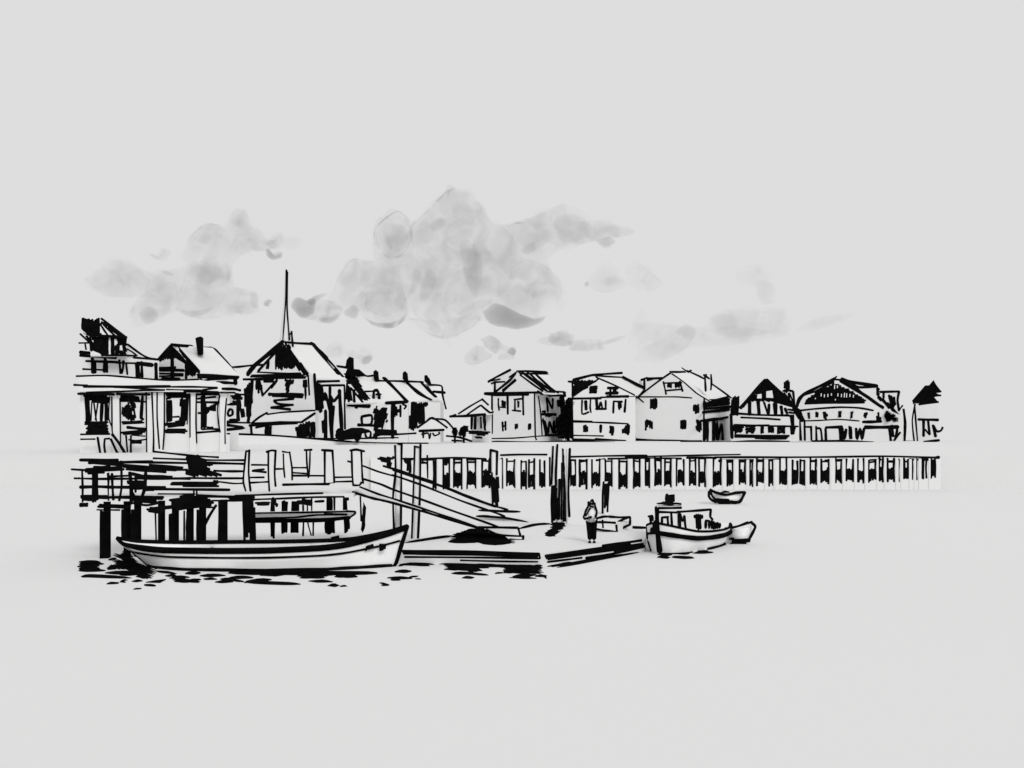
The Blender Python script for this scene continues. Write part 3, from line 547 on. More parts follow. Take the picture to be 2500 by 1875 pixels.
for s in ('f:320,785 410,790 412,1330 385,1300 355,1305 335,1330 308,1330', 'f:530,785 592,790 587,1150 530,1130', 'f:640,780 710,795 696,1160 635,1150', '18:890,800 900,1150; f:922,800 966,810 962,1150 925,1150', 'f:1035,815 1090,815 1094,1150 1032,1150', '20:1190,800 1190,1150; f:1208,800 1240,800 1245,1150 1203,1150', 'f:1320,790 1387,780 1380,1000 1392,1160 1315,1160', 'f:1545,700 1640,700 1626,1160 1545,1160'):
    m = MB(); m.draw(pp, FF, s)
    q = pp.at(*FF.pt(float(s.split(':')[1].split(',')[0]) + 35, 1000)); m.tube([V((q.x, q.y + .35, 2.4)), V((q.x, q.y + .35, -.6))], .16, 1)
    m.build('pile', pr)
part(pr, 'brace', pp, FF, '30:1520,740 1450,850 1390,970; 18:1385,760 1385,1000')
m = MB(); m.draw(pp, FG, 'f:148,670 230,670 252,740 270,800 276,1160 220,1160 215,1000 180,1090 160,1160 142,1160 150,900'); m.build('pile', pr)
pb = wallp(560, 49.5, 900, 50.5, gz=-.2)
for s in ('f:430,690 475,690 475,1060 445,1090 425,1060', 'f:545,695 605,690 610,1035 535,1035', 'f:645,680 720,690 712,1025 635,1025', '20:765,740 770,900 765,1055', '16:810,740 815,920 850,1050; 20:870,1050 872,910; 16:855,660 855,910', 'f:1005,665 1070,650 1062,780 1095,900 1095,1035 1030,1045 990,1035 992,900 1020,815; 22:1090,650 1092,900', 'f:1180,620 1210,600 1232,640 1228,800 1250,880 1240,1020 1190,1025 1185,875', 'f:1390,700 1420,760 1410,980 1387,1028 1365,990 1385,780; 20:1360,650 1370,900'):
    part(pr, 'pile', pb, FG, s)
rl = MB()
rl.draw(pp, FG, '20:230,318 400,320; 20:460,362 560,360; 24:240,380 360,365; 24:240,382 380,395; 20:210,450 360,448; 20:210,505 300,500 400,495; 20:650,348 810,348; 20:660,400 810,410; 22:605,430 800,431 1035,432; 20:1090,448 1300,445; 20:1090,495 1270,490; 22:1010,505 1090,500')
rl.build('rail', pr)
for body, s in (('170,185 208,172 200,400 215,585 165,585 148,480', '20:172,185 150,400 145,500 170,590; 22:207,165 200,400 220,590; 22:170,180 210,170'),
                ('400,180 482,175 475,560 412,560', '24:385,185 440,168 485,175; 20:405,180 405,400 415,590; 22:480,175 470,400 480,540'),
                ('558,190 625,190 650,470 575,450', '18:550,180 610,190; 18:560,205 565,350 575,450; 20:625,185 650,350 652,475'),
                ('798,168 838,168 832,440 815,440', '24:780,165 855,162; 20:800,170 805,300 820,450; 18:838,180 835,300 828,440'),
                ('990,172 1072,172 1090,500 992,505', '26:960,165 1075,172; 24:990,180 990,510; 22:1070,170 1080,320 1090,500'),
                ('1268,170 1372,168 1390,520 1285,530', '26:1255,170 1320,160 1400,178; 22:1270,180 1275,400 1285,530; 22:1370,180 1380,430 1390,510; 22:1285,530 1350,530 1370,500')):
    part(pr, 'rail_post', Plane(pp.p + pp.n * .1, pp.n), FG, f'b.18:{body};' + s)

# slung rowing boat behind the pier piles
sb = wallp(620, 48.0, 870, 48.6)
o = thing('rowing_boat', 'slim pale rowing boat slung against the pier piles', 'boat', sb.at(740, 1270))
part(o, 'hull', sb, FG, 'b.9:270,822 800,814 1222,804 1305,808 1296,835 1250,868 1000,895 700,905 270,905; 20:270,820 800,812 1220,803; 22:1220,800 1305,805 1300,830 1250,865; 32:270,905 700,905 1000,895 1250,870; 20:270,890 700,885 1000,878 1240,858', mats=[BOATP, INK])
part(o, 'gunwale', sb, FG, '20:270,875 500,870 700,862 900,840 1220,835; f:980,820 1220,825 1225,845 990,838')

# ------------------------------------------------------------------ pontoon, gangway, what stands on the pontoon
PZ = .5
def gp2(fr, x, y, z=PZ): q = fr.pt(x, y); return G(q[0], q[1], z)
A_ = gp2(FH, -60, 1215); B_ = gp2(FH, 1530, 1240); C_ = gp2(FI, 1010, 955); D_ = gp2(FI, 1050, 850); E_ = gp2(FH, 1650, 925); E2 = gp2(FH, 1300, 985); F_ = gp2(FH, 610, 1055); G_ = gp2(FH, -60, 1165)
po = thing('pontoon', 'broad pale floating pontoon with black timber fender edge', 'pontoon', V((0, 44, 0)))
m = MB(); m.prism([A_, B_, C_, D_, E_, E2, F_, G_], V((0, 0, -.62)), 0)
top = flat(PZ)
m.draw(top, FH, '24:1310,985 1460,945 1620,930; 24:135,1130 380,1090 610,1055')
m.draw(top, FI, '22:850,838 920,840 1050,850')
m.build('deck', po)
pf = Plane(A_, (B_ - A_).cross(V((0, 0, 1)))); pf2 = Plane(B_, (C_ - B_).cross(V((0, 0, 1))))
part(po, 'fender', pf, FH, '32:100,1217 500,1217 1000,1228 1515,1245; 32:110,1237 500,1242 900,1250 1500,1262; 20:1515,1240 1525,1290; 22:120,1275 800,1280 1520,1290; 20:700,1310 1100,1320 1500,1325')
part(po, 'fender', pf2, FI, 'f:90,1090 500,1028 980,945 988,958 840,1000 1000,985 1012,1002 900,1040 520,1075 140,1125; 20:135,1150 300,1130 445,1112; 24:480,1115 700,1080 1010,1010')
solo('gangway_shadow', 'ragged black painted shadow under the foot of the gangway', 'gangway_shadow', flat(PZ), FH, 'f:620,1040 800,985 960,1010 1150,1055 1210,1070 1212,1100 1270,1120 1250,1140 1020,1150 1000,1130 870,1120 840,1132 620,1125 590,1095; 30:600,1110 700,1120 830,1122; 30:880,1112 1000,1135 1180,1140', gp2(FH, 950, 1080))  # shadow at the gangway foot, put in as a flat black shape
gl = wallp(FG.px(1290), 45.2, FH.px(1180), 45.6)
o = thing('landing_block', 'long white landing step at the lower end of the gangway', 'step', gp2(FH, 1150, 1090))
part(o, 'tread', front(44.9), FH, 'b1.6:900,968 1297,972 1318,1050 1150,1048 970,992; 26:880,968 1100,968 1295,972; 24:1300,975 1308,1010 1320,1050; 20:970,990 1060,1030 1150,1050 1340,1060; 26:1350,1055 1340,1100 1210,1095; b1.2:1150,1052 1345,1060 1338,1098 1205,1092')
gn = wallp(FG.px(1280), 45.6, FH.px(1180), 45.2); gfar = wallp(FG.px(1280), 47.4, FH.px(1180), 47.0)
o = thing('gangway', 'sloping railed gangway leading from the pier down to the pontoon', 'gangway', V((P(1060, 0, 45.4).x, 46, PZ)))
part(o, 'handrail', gn, FG, '20:1230,280 1390,330 1550,390 1730,440')
part(o, 'handrail', gn, FH, '22:-10,422 300,530 700,690 1000,795 1100,830 1160,855')
part(o, 'midrail', gn, FH, '24:-300,468 -130,520 0,575 300,680 600,790 1000,930 1130,980')
m = MB(); m.draw(gn, FH, '22:-345,548 -160,620 0,670 300,770 600,870 880,968')
m.draw(gn, FH, '26:-420,600 -300,640 0,715 300,800 600,890 960,1000; f:-415,588 -250,640 -100,685 -100,705 -250,670 -415,612; 18:300,790 560,880 900,985')
qa, qb = gn.at(*FH.pt(-400, 580)), gn.at(*FH.pt(930, 985))
m.prism([qa, qb, qb + V((0, 1.7, 0)), qa + V((0, 1.7, 0))], V((0, 0, -.08)), 0)
m.build('walkway', o)
part(o, 'handrail', gfar, FG, '26:1600,330 1800,390 1990,455 2127,500')
part(o, 'handrail', gfar, FH, '30:0,370 300,470 560,560 800,660 1060,750; 22:1060,750 1120,765 1190,785; 26:560,565 760,640 1000,730')
part(po, 'edge_board', flat(PZ + .02), FH, '24:895,790 1100,800 1315,808')
part(po, 'edge_board', flat(PZ + .02), FH, '16:880,850 1000,858 1170,872 1400,915; 24:880,848 1000,858')

def pole(name, label, px0, px1, ytop, ybase, z, fr, ink, cat='post', dark=0, org_off=0, group=None, parent=None):
    base = G(fr.px((px0 + px1) / 2), fr.pt(0, ybase)[1], z); Y = base.y
    rr = (px1 - px0) / 2 * fr.k / F * Y
    top_ = P(fr.px((px0 + px1) / 2), fr.pt(0, ytop)[1], Y)
    m = MB(); m.tube([V((base.x, Y + rr, base.z - .5)), V((base.x, Y + rr, top_.z))], [rr, rr * .96], dark, sides=12)
    m.draw(front(Y - .02), fr, ink)
    if parent is not None: return m.build(name, parent, mats=[TIMBER, INK])
    return tag(m.build(name, None, base, mats=[TIMBER, INK]), label, cat, group)
GP = 'tall outlined poles behind the gangway'
pole('mooring_pole', 'pale tall pole crossing behind the gangway, nearer the pier', 1715, 1785, 105, 1130, 0, FG, '24:1720,120 1725,400 1700,650 1710,1000; 22:1790,100 1786,500 1782,960; 22:1750,100 1788,106', 'pole', group=GP)
pole('mooring_pole', 'pale tall pole crossing behind the gangway, just above the sloop bow', 1908, 1972, 125, 1085, 0, FG, '20:1925,125 1910,600 1895,1080; 24:1985,110 1980,600 1960,1080; 20:1920,125 1965,135', 'pole', group=GP)
pole('mooring_pole', 'square-topped pole, pale above and black below, beyond the gangway rail', 1010, 1078, 175, 755, 0, FH, '28:1010,165 1005,400; 26:1010,165 1080,180; 26:1080,180 1075,420; f:1012,380 1030,400 1050,470 1080,430 1100,470 1098,600 1095,750 1070,762 1060,700 1045,730 1015,720 1008,560', 'pole')
pole('mooring_pole', 'half black pole standing behind the crate and the person', 632, 690, 430, 720, 0, FI, '20:640,430 632,550 630,710; f:650,440 690,430 690,715 670,710 660,620 640,705 650,560', 'pole')
DY = G(*FH.pt(1720, 925), PZ).y
o = thing('mooring_dolphin', 'cluster of tall dark piles bound together beside the pontoon', 'mooring piles', V((P(1368, 0, DY).x, DY, 0)))
for x0, x1, yt, s in ((1640, 1700, 120, '24:1660,130 1650,350 1645,520; f:1640,520 1700,540 1706,880 1640,925 1636,700; 26:1705,110 1690,400 1690,540'), (1700, 1750, 470, '28:1730,470 1722,700 1720,880; 22:1705,670 1710,880'), (1750, 1795, 150, 'f:1750,140 1772,155 1786,400 1798,900 1760,905 1762,400; 20:1752,300 1748,880'), (1795, 1838, 150, '24:1835,150 1820,600 1830,855')):
    pole('pile', '', x0, x1, yt, 925, PZ, FH, s, parent=o)
solo('pile_shadow', 'dark painted shadow at the foot of the pile cluster', 'painted shadow', flat(PZ), FH, 'f:1640,940 1690,905 1780,910 1782,950 1740,1000 1690,1040 1650,1070 1570,1060 1580,1030 1640,980; 20:1580,1050 1700,980 1780,930; 20:1640,1065 1740,1000', gp2(FH, 1670, 990))  # cast shadow of the piles, modelled as black strokes on the deck
o = thing('crate', 'low white lidded crate on the pontoon beside the person', 'crate', gp2(FI, 740, 885))
kp2 = front(gp2(FI, 740, 880).y); CR = kp2.p.y
m = MB(); q = [kp2.at(*FI.pt(*t)) for t in ((572, 790), (755, 800), (755, 882), (572, 855))]
m.prism(q, V((.95, 1.45, 0)), 0)
m.draw(kp2, FI, '22:575,855 660,868 750,882; 18:630,775 635,840; 22:755,820 760,880; 22:575,792 660,792 745,798')
m.build('box', o)
part(o, 'lid', front(CR + .6), FI, '22:575,758 640,742 690,742; 22:690,742 780,748 880,748; 22:880,750 876,815; 22:765,795 810,770 850,755; 22:760,880 820,840 876,815; b.3:575,760 690,744 878,750 760,795 575,790')

# ------------------------------------------------------------------ person on the pontoon
base = gp2(FI, 535, 978); Yp = base.y; S = Yp / F * FI.k     # one traced unit in metres
def W(x, y, dy=0): return P(*FI.pt(x, y), Yp) + V((0, dy, 0))
o = thing('person', 'person in white jacket, black trousers and dark cap standing on the pontoon', 'person', base)
def skin(name, parent, verts, edges, radii, m, root=0, sub=2):
    me = bpy.data.meshes.new(name); og = V(parent['org']); me.from_pydata([tuple(v - og) for v in verts], edges, []); me.materials.append(m)
    ob = bpy.data.objects.new(name, me); COL.objects.link(ob); ob.parent = parent; ob['org'] = tuple(og)
    md = ob.modifiers.new('Skin', 'SKIN'); md.use_smooth_shade = True
    for i, r in enumerate(radii):
        sv = me.skin_vertices[0].data[i]; sv.radius = (r, r); sv.use_root = (i == root)
    if sub: s_ = ob.modifiers.new('Subdivision', 'SUBSURF'); s_.levels = 1; s_.render_levels = sub
    return ob
SKIN = mat('skin', (.4, .4, .4), amp=.05)
bv = [W(532, 775), W(532, 720), W(533, 668), W(533, 640), W(534, 622), W(536, 600), W(512, 790), W(513, 880), W(515, 965), W(553, 790), W(553, 880), W(554, 965),
      W(503, 668), W(478, 725), W(490, 758, -.12), W(566, 668), W(577, 715), W(560, 758, -.12)]
be = [(0, 1), (1, 2), (2, 3), (3, 4), (4, 5), (0, 6), (6, 7), (7, 8), (0, 9), (9, 10), (10, 11), (2, 12), (12, 13), (13, 14), (2, 15), (15, 16), (16, 17)]
skin('body', o, bv, be, [.15, .14, .15, .065, .10, .09, .09, .065, .045, .09, .065, .045, .065, .045, .035, .065, .045, .035], SKIN)
skin('jacket', o, [W(532, 765), W(532, 720), W(533, 670), W(534, 650), W(503, 668), W(478, 725), W(487, 752, -.1), W(566, 668), W(577, 715), W(564, 752, -.1)], [(0, 1), (1, 2), (2, 3), (2, 4), (4, 5), (5, 6), (2, 7), (7, 8), (8, 9)], [.19, .185, .19, .10, .09, .075, .06, .09, .07, .06], TIMBER)
skin('trousers', o, [W(532, 760), W(510, 790), W(514, 880), W(517, 955), W(554, 790), W(554, 880), W(554, 955)], [(0, 1), (1, 2), (2, 3), (0, 4), (4, 5), (5, 6)], [.19, .165, .125, .11, .165, .125, .11], INK)
for sx in (-1, 1):
    m = MB(); c0 = W(515 if sx < 0 else 556, 974); m.tube([c0 + V((0, .1, -.0)), c0 + V((0, -.02, .01)), c0 + V((-.02, -.17, -.01))], [.06, .07, .055], 1, sides=8); m.build('shoe', o, shade=True)
    hd = W(490 if sx < 0 else 560, 758, -.12)
    m = MB(); m.tube([hd, hd + V((-sx*.03, -.02, -.07)), hd + V((-sx*.04, -.03, -.09))], [.03, .04, .03], 0, sides=8)
    for k in range(4):
        q = hd + V((-sx*.04 + (k-1.5)*.018, -.03, -.085)); L = (.06, .075, .07, .055)[k]
        m.tube([q, q + V((-sx*.008, -.012, -L*.5)), q + V((-sx*.012, .004, -L))], [.0095, .009, .007], 0, sides=5)
    m.tube([hd + V((-sx*.02, -.04, -.03)), hd + V((-sx*.045, -.065, -.06)), hd + V((-sx*.05, -.06, -.085))], [.011, .010, .008], 0, sides=5)
    m.build('hand', o, mats=[SKIN], shade=True)
skin('hood', o, [W(534, 645), W(535, 622, .02), W(538, 598, .02), W(541, 582)], [(0, 1), (1, 2), (2, 3)], [.10, .125, .10, .04], INK)
m = MB()
m.draw(front(Yp - .2), FI, '20:505,610 500,650 480,690 460,745; 20:460,745 470,762 500,755 530,745; 18:520,650 545,655; 20:560,620 566,660 580,700 568,745; 16:478,735 500,700 520,665; 18:500,615 520,645')
m.build('jacket_piping', o)

# ------------------------------------------------------------------ boats
def hull_mesh(gun, wl, floor_drop=.3, keel=-.35, n=24):
    """gun, wl: lists of (near point, far point) along the boat at gunwale and waterline. Returns shell vertices by station."""
    m = MB()
    def resample(L):
        a = smooth([q[0] for q in L]); b = smooth([q[1] for q in L]); return a, b
    gN, gFar = resample(gun); wN, wF = resample(wl); k = len(gN)
    rows = []
    for i in range(k):
        cN = gN[i].lerp(wN[i], .5) + (gN[i] - gFar[i]) * .02; cF = gFar[i].lerp(wF[i], .5) + (gFar[i] - gN[i]) * .02
        mid = (wN[i] + wF[i]) / 2; mid = V((mid.x, mid.y, keel))
        inn = .08
        rows.append([gN[i], cN, wN[i], mid, wF[i], cF, gFar[i]])
    b = len(m.v); c = 7
    for r in rows: m.v += r
    for i in range(k - 1):
        for j in range(c - 1):
            m.f.append((b+i*c+j, b+i*c+j+1, b+(i+1)*c+j+1, b+(i+1)*c+j)); m.m.append(0)
    m.f.append(tuple(b+j for j in range(c))); m.m.append(0)
    m.f.append(tuple(b+(k-1)*c+j for j in range(c))); m.m.append(0)
    sole = MB(); bb = len(sole.v)
    for r in rows:
        d = V((0, 0, -floor_drop)); sole.v += [r[0].lerp(r[1], .3) .lerp(r[6], .03)+d*.4, r[6].lerp(r[5], .3).lerp(r[0], .03)+d*.4]
    for i in range(k - 1): sole.f.append((bb+2*i, bb+2*i+1, bb+2*i+3, bb+2*i+2)); sole.m.append(0)
    return m, sole, gN, gFar, wN, wF, rows

# the long sloop in front
YC = 40.0
st = [(285, 1314, .0), (316, 1328, .5), (370, 1337, .95), (428, 1342, 1.25), (560, 1344, 1.45), (677, 1343, 1.45), (795, 1337, 1.25), (851, 1329.5, 1.0), (900, 1317, .7), (950, 1302, .38), (995, 1285, .03)]
def wmap(x): return 350 + (x - 285) / 710 * (958 - 350)
gun, wl = [], []
for x, y, hb in st:
    nr = P(x, y, YC - hb); X = (x - CX) / F * YC
    nr = V((X, YC - hb, EYE - (y - HZ) / F * (YC - hb))); gun.append((nr, V((X, YC + hb, nr.z))))
    Xw = (wmap(x) - CX) / F * (YC - .6); wb = hb * .99; wl.append((V((Xw, YC - wb, 0)), V((Xw, YC + wb, 0))))
o = thing('sloop', 'long open white boat with black gunwale lying in front of the pier', 'boat', V((gun[5][0].x, YC, 0)))
m, sole, gN, gFar, wN, wF, rows = hull_mesh(gun, wl)
nN = V((0, -1, 0))
strake = [r[0].lerp(r[1], .68) + V((0, -.03, 0)) for r in rows]
m.stroke(strake[2:-1], .045, None, sm=False)
m.stroke([q + V((0, -.03, .02)) for q in wN[1:-1]], .11, None, sm=False)
m.stroke([gN[-1], rows[-1][1], wN[-1] + V((0, -.03, 0)), wN[-1] + V((-.7, -.15, 0))], .09, None)
m.stroke([gN[0], rows[0][1], wN[0]], .05, None)
hl = m.build('hull', o, mats=[BOATP, INK])
sole.build('sole', hl, mats=[BOATP, INK])
g1 = MB(); g1.tube([q + V((0, 0, -.02)) for q in gN], [.05 + .075 * min(1, i / 8) for i in range(len(gN))], 1, sides=8)
g1.tube([q for q in gFar], [.085] * len(gFar), 1, sides=8); g1.build('gunwale', hl)
sw = MB()
for i in (14, 22, 30):
    sw.prism([gN[i] + V((-.12, .1, -.16)), gN[i] + V((.12, .1, -.16)), gFar[i] + V((.12, -.1, -.16)), gFar[i] + V((-.12, -.1, -.16))], V((0, 0, .05)), 0)
sw.build('thwart', hl)
hullp = Plane(gN[33] + V((0, -.14, 0)), (.25, -1, 0))
part(o, 'fender', hullp, FG, 'f:1400,1220 1420,1170 1470,1145 1512,1150 1516,1185 1470,1205 1430,1195')
part(o, 'fender', hullp, FG, 'f:1545,1140 1622,1130 1628,1185 1600,1212 1555,1215 1545,1180')

# the small fishing boat
ax = V((.61, .79, 0)).normalized(); side = V((ax.y, -ax.x, 0))
bow = V((P(1601, 0, 43.6).x, 43.6, 0)); L = 6.3
gun, wl = [], []
for s, hb, z in ((0, .02, 1.40), (.05, .55, 1.28), (.12, .88, 1.15), (.28, 1.1, .95), (.5, 1.15, .84), (.75, 1.05, .80), (.92, .85, .86), (1, .55, .92)):
    c_ = bow + ax * (s * L); gun.append((c_ + side * hb + V((0, 0, z)), c_ - side * hb + V((0, 0, z))))
    c2 = bow + ax * ((.05 + s * .84) * L); wl.append((c2 + side * hb * .85, c2 - side * hb * .85))
o = thing('fishing_boat', 'stubby fishing boat with wheelhouse moored at the pontoon end', 'boat', bow + ax * (L / 2))
m, sole, gN, gFar, wN, wF, rows = hull_mesh(gun, wl, keel=-.4)
m.stroke([q.lerp(rows[i][2], .33) + side * .06 for i, q in enumerate(gN)], .12, None, sm=False)
m.stroke([q.lerp(rows[i][4], .33) - side * .06 for i, q in enumerate(gFar)][:14], .06, None, sm=False)
m.stroke([gN[0] + V((0, -.05, .06)), rows[0][1] + V((0, -.08, 0)), wN[0] + V((0, -.04, .1))], .12, None)
m.stroke([q + V((.05, -.04, .03)) for q in wN][2:12], .04, None, sm=False); m.stroke([q + V((.05, -.04, .03)) for q in wN][16:], .07, None, sm=False)
m.stroke([rows[-1][0], rows[-1][1] + side * .04, rows[-1][2]], .06, None)
m.stroke([rows[9][6] - side*.03, rows[8][5] - side * .07, rows[6][4] - side*.04 + V((0, 0, .05))], .05, None)
hl = m.build('hull', o, mats=[BOATP, INK]); sole.build('deck', hl, mats=[BOATP, INK])
g1 = MB(); g1.tube(gN, .055, 1, sides=8); g1.tube(gFar, .05, 1, sides=8); g1.build('gunwale', hl)
cpl = wallp(FI.px(1140), 44.9, FI.px(1610), 47.0); cpl.ext = V((.18, 1, 0)).normalized()
part(o, 'wheelhouse', cpl, FI, 'b1.1:1100,660 1340,655 1340,900 1100,880; f:1095,655 1138,655 1140,800 1095,800; 22:1130,665 1230,665 1340,662; 22:1140,700 1300,705; 22:1248,710 1255,825; 24:1130,800 1160,822; 20:1040,740 1082,735; f:1042,738 1080,735 1082,830 1100,850 1060,870 1045,830')
part(o, 'cabin', cpl, FI, 'b1.1:1300,695 1600,680 1605,780 1690,800 1690,870 1300,880; 22:1300,700 1450,690 1600,678; 22:1605,680 1600,740 1622,770; f:1610,765 1640,795 1690,800 1695,840 1620,862 1605,830')
for s in ('20:1165,750 1225,745; 22:1165,750 1165,810; 24:1215,750 1222,830', '30:1320,720 1325,845; 22:1330,725 1350,780; 24:1365,740 1380,860', 'f:1445,730 1530,725 1538,750 1520,765 1515,850 1470,855 1465,765', '24:1560,780 1558,840; 24:1565,780 1588,785 1590,840'):
    win(o, cpl, FI, s)
fpl = wallp(FI.px(1100), 45.4, FI.px(1350), 46.4); fpl.ext = V((.17, 1, 0)).normalized()
part(o, 'roof', fpl, FI, 'b.9:1115,630 1340,625 1340,640 1115,640; f:1112,625 1180,605 1290,615 1338,622 1338,635 1290,632 1240,645 1180,635')
part(o, 'funnel', fpl, FI, 'i.4:1195,548 1210,535 1225,550 1280,545 1282,605 1260,620 1195,615 1190,580')
part(o, 'bollard', front(43.4), FI, 'f:1090,800 1125,795 1135,830 1130,900 1100,900 1070,890 1060,860')

def dinghy(label, fr, gunx, gy, wx, wy, hb, ink, Yc, group=None, nst=7):
    o = thing('dinghy', label, 'boat', V((P(fr.px((gunx[0] + gunx[1]) / 2), 0, Yc).x, Yc, 0)), group)
    gun, wl = [], []
    for i in range(nst):
        t = i / (nst - 1); x = gunx[0] + (gunx[1] - gunx[0]) * t
        y = gy[0] * (1-t)*(1-t) + 2*t*(1-t)*gy[1] + gy[2]*t*t
        b = hb * max(.05, math.sin(math.pi * min(1, t * .9 + .05)) ** .6)
        q = P(*fr.pt(x, y), Yc); gun.append((q + V((0, -b, 0)), q + V((0, b, 0))))
        q = P(fr.px(wx[0] + (wx[1] - wx[0]) * t), 0, Yc); q.z = 0; wl.append((q + V((0, -b*.88, 0)), q + V((0, b*.88, 0))))
    m, sole, gN, gFar, wN, wF, rows = hull_mesh(gun, wl, floor_drop=.15, keel=-.2)
    m.draw(front(Yc - hb - .05), fr, ink); hl = m.build('hull', o, mats=[BOATP, INK]); sole.build('sole', hl, mats=[BOATP, INK])
    return o, gN, gFar
Yd = G(*FI.pt(1900, 985)).y + .6
dinghy('small white dinghy tied behind the fishing boat stern', FI, (1730, 1995), (845, 850, 800), (1760, 1945), 0, .75, '24:1735,848 1780,845 1860,825 1940,795; 24:1940,800 1975,790; 26:1975,800 2005,830 1985,880 1950,945; f:1765,930 1860,945 1950,940 1982,942 1940,975 1880,1000 1780,995 1790,970', Yd)
Yd = G(*FI.pt(1740, 630)).y + .5
o, gN, gFar = dinghy('little rowing dinghy afloat alone below the far quay', FI, (1585, 1912), (500, 545, 520), (1640, 1860), 0, .6, '26:1600,500 1650,525 1740,545 1830,528 1910,522; 24:1590,515 1588,560 1610,590 1650,612; 22:1600,510 1620,560 1660,600; 28:1910,522 1890,570 1860,610 1780,610; f:1650,575 1720,580 1800,600 1860,600 1850,615 1800,632 1690,632 1640,605', Yd)
part(o, 'thwart', front(Yd), FI, 'f:1695,520 1730,508 1770,512 1775,528 1700,532')

# ------------------------------------------------------------------ dark ripple strokes, painted hull shadow and reflections on the water
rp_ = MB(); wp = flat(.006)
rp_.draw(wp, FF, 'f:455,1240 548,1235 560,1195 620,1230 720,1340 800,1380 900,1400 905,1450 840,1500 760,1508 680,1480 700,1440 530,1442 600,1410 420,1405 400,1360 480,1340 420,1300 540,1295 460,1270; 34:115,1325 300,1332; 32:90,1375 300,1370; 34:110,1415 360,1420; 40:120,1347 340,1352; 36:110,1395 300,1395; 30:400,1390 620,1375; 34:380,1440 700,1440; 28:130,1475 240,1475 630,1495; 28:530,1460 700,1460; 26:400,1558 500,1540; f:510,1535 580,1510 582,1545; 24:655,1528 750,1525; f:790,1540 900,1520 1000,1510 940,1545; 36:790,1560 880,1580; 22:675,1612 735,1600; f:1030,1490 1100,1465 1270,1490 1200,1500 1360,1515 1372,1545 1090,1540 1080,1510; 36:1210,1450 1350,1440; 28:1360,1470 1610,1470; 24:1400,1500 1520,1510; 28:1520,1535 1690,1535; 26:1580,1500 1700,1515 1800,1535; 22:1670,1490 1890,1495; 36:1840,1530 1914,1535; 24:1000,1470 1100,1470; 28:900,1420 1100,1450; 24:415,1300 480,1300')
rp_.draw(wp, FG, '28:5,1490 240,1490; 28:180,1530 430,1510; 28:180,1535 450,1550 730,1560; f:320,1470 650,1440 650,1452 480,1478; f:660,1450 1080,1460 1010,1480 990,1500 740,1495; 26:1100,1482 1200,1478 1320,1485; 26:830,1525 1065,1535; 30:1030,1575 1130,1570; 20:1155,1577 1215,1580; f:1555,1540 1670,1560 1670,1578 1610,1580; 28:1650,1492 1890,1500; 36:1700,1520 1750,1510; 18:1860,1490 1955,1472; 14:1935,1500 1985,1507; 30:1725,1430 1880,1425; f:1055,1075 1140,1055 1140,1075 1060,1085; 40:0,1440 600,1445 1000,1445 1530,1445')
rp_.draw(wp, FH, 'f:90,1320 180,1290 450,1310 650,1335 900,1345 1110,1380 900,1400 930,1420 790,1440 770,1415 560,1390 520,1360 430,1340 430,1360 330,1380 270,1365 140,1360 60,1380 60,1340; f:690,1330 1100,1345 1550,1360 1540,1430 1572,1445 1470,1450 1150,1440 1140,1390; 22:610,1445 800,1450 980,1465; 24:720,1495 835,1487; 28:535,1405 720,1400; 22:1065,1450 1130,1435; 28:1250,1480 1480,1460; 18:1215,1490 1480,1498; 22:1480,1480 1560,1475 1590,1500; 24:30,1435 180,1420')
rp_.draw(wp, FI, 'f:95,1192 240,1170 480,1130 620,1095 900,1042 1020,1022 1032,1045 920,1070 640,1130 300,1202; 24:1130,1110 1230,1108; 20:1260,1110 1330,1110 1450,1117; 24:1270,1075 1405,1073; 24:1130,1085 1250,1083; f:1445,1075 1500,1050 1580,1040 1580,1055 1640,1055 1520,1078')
structure(rp_.build('ripples_and_shade', None), 'stuff')['label'] = 'broken black ripple strokes with painted boat shadows and reflections on the pale water'

# ------------------------------------------------------------------ clouds: thin vapour bodies far behind the houses
YCL = 900.0
def outward(ob):
    b = bmesh.new(); b.from_mesh(ob.data); bmesh.ops.recalc_face_normals(b, faces=b.faces); b.to_mesh(ob.data); b.free(); return ob
def puff(parent, name, fr, outline, dark, T=10.0, n=2.6, dy=0.0):
    c2 = [fr.pt(*map(float, t.split(','))) for t in outline.split()]
    ring = smooth([P(x, y, YCL + dy) for x, y in c2], closed=True)
    cen = sum(ring, V((0, 0, 0))) / len(ring); k = len(ring); m = MB()
    fs = [(q, random.random() * 6.28, random.uniform(.5, 1) * (.03 if name == 'shaded_base' else .075) / (1 + .06 * q)) for q in (4, 6, 9, 13, 19, 27)]
    ring = [cen + (p - cen) * (1 + sum(a * math.sin(q * 6.283 * j / k + f) for q, f, a in fs)) for j, p in enumerate(ring)]
    ss = (1, .97, .9, .78, .6, .35); rows = []
    for sgn in (-1, 1):
        for s in ss:
            if sgn == 1 and s == 1: continue
            t = T * (1 - s ** n) ** (1 / n)
            rows.append((sgn, s, [cen + (p - cen) * s + V((0, sgn * t, 0)) for p in ring]))
    front_ = [r[2] for r in rows if r[0] == -1]; back_ = [front_[0]] + [r[2] for r in rows if r[0] == 1]
    idx = {}
    def add(r):
        key = id(r)
        if key not in idx: idx[key] = len(m.v); m.v.extend(r)
        return idx[key]
    for seq in (front_, back_):
        for a, b in zip(seq, seq[1:]):
            ia, ib = add(a), add(b)
            for j in range(k): m.f.append((ia+j, ia+(j+1) % k, ib+(j+1) % k, ib+j)); m.m.append(0)
        m.v.append(sum(seq[-1], V((0, 0, 0))) / k); ic = len(m.v) - 1; ib = add(seq[-1])
        for j in range(k): m.f.append((ib+j, ib+(j+1) % k, ic)); m.m.append(0)
    return outward(m.build(name, parent, mats=[vol(2.1 * dark / (2 * T), name == 'shaded_base')]))
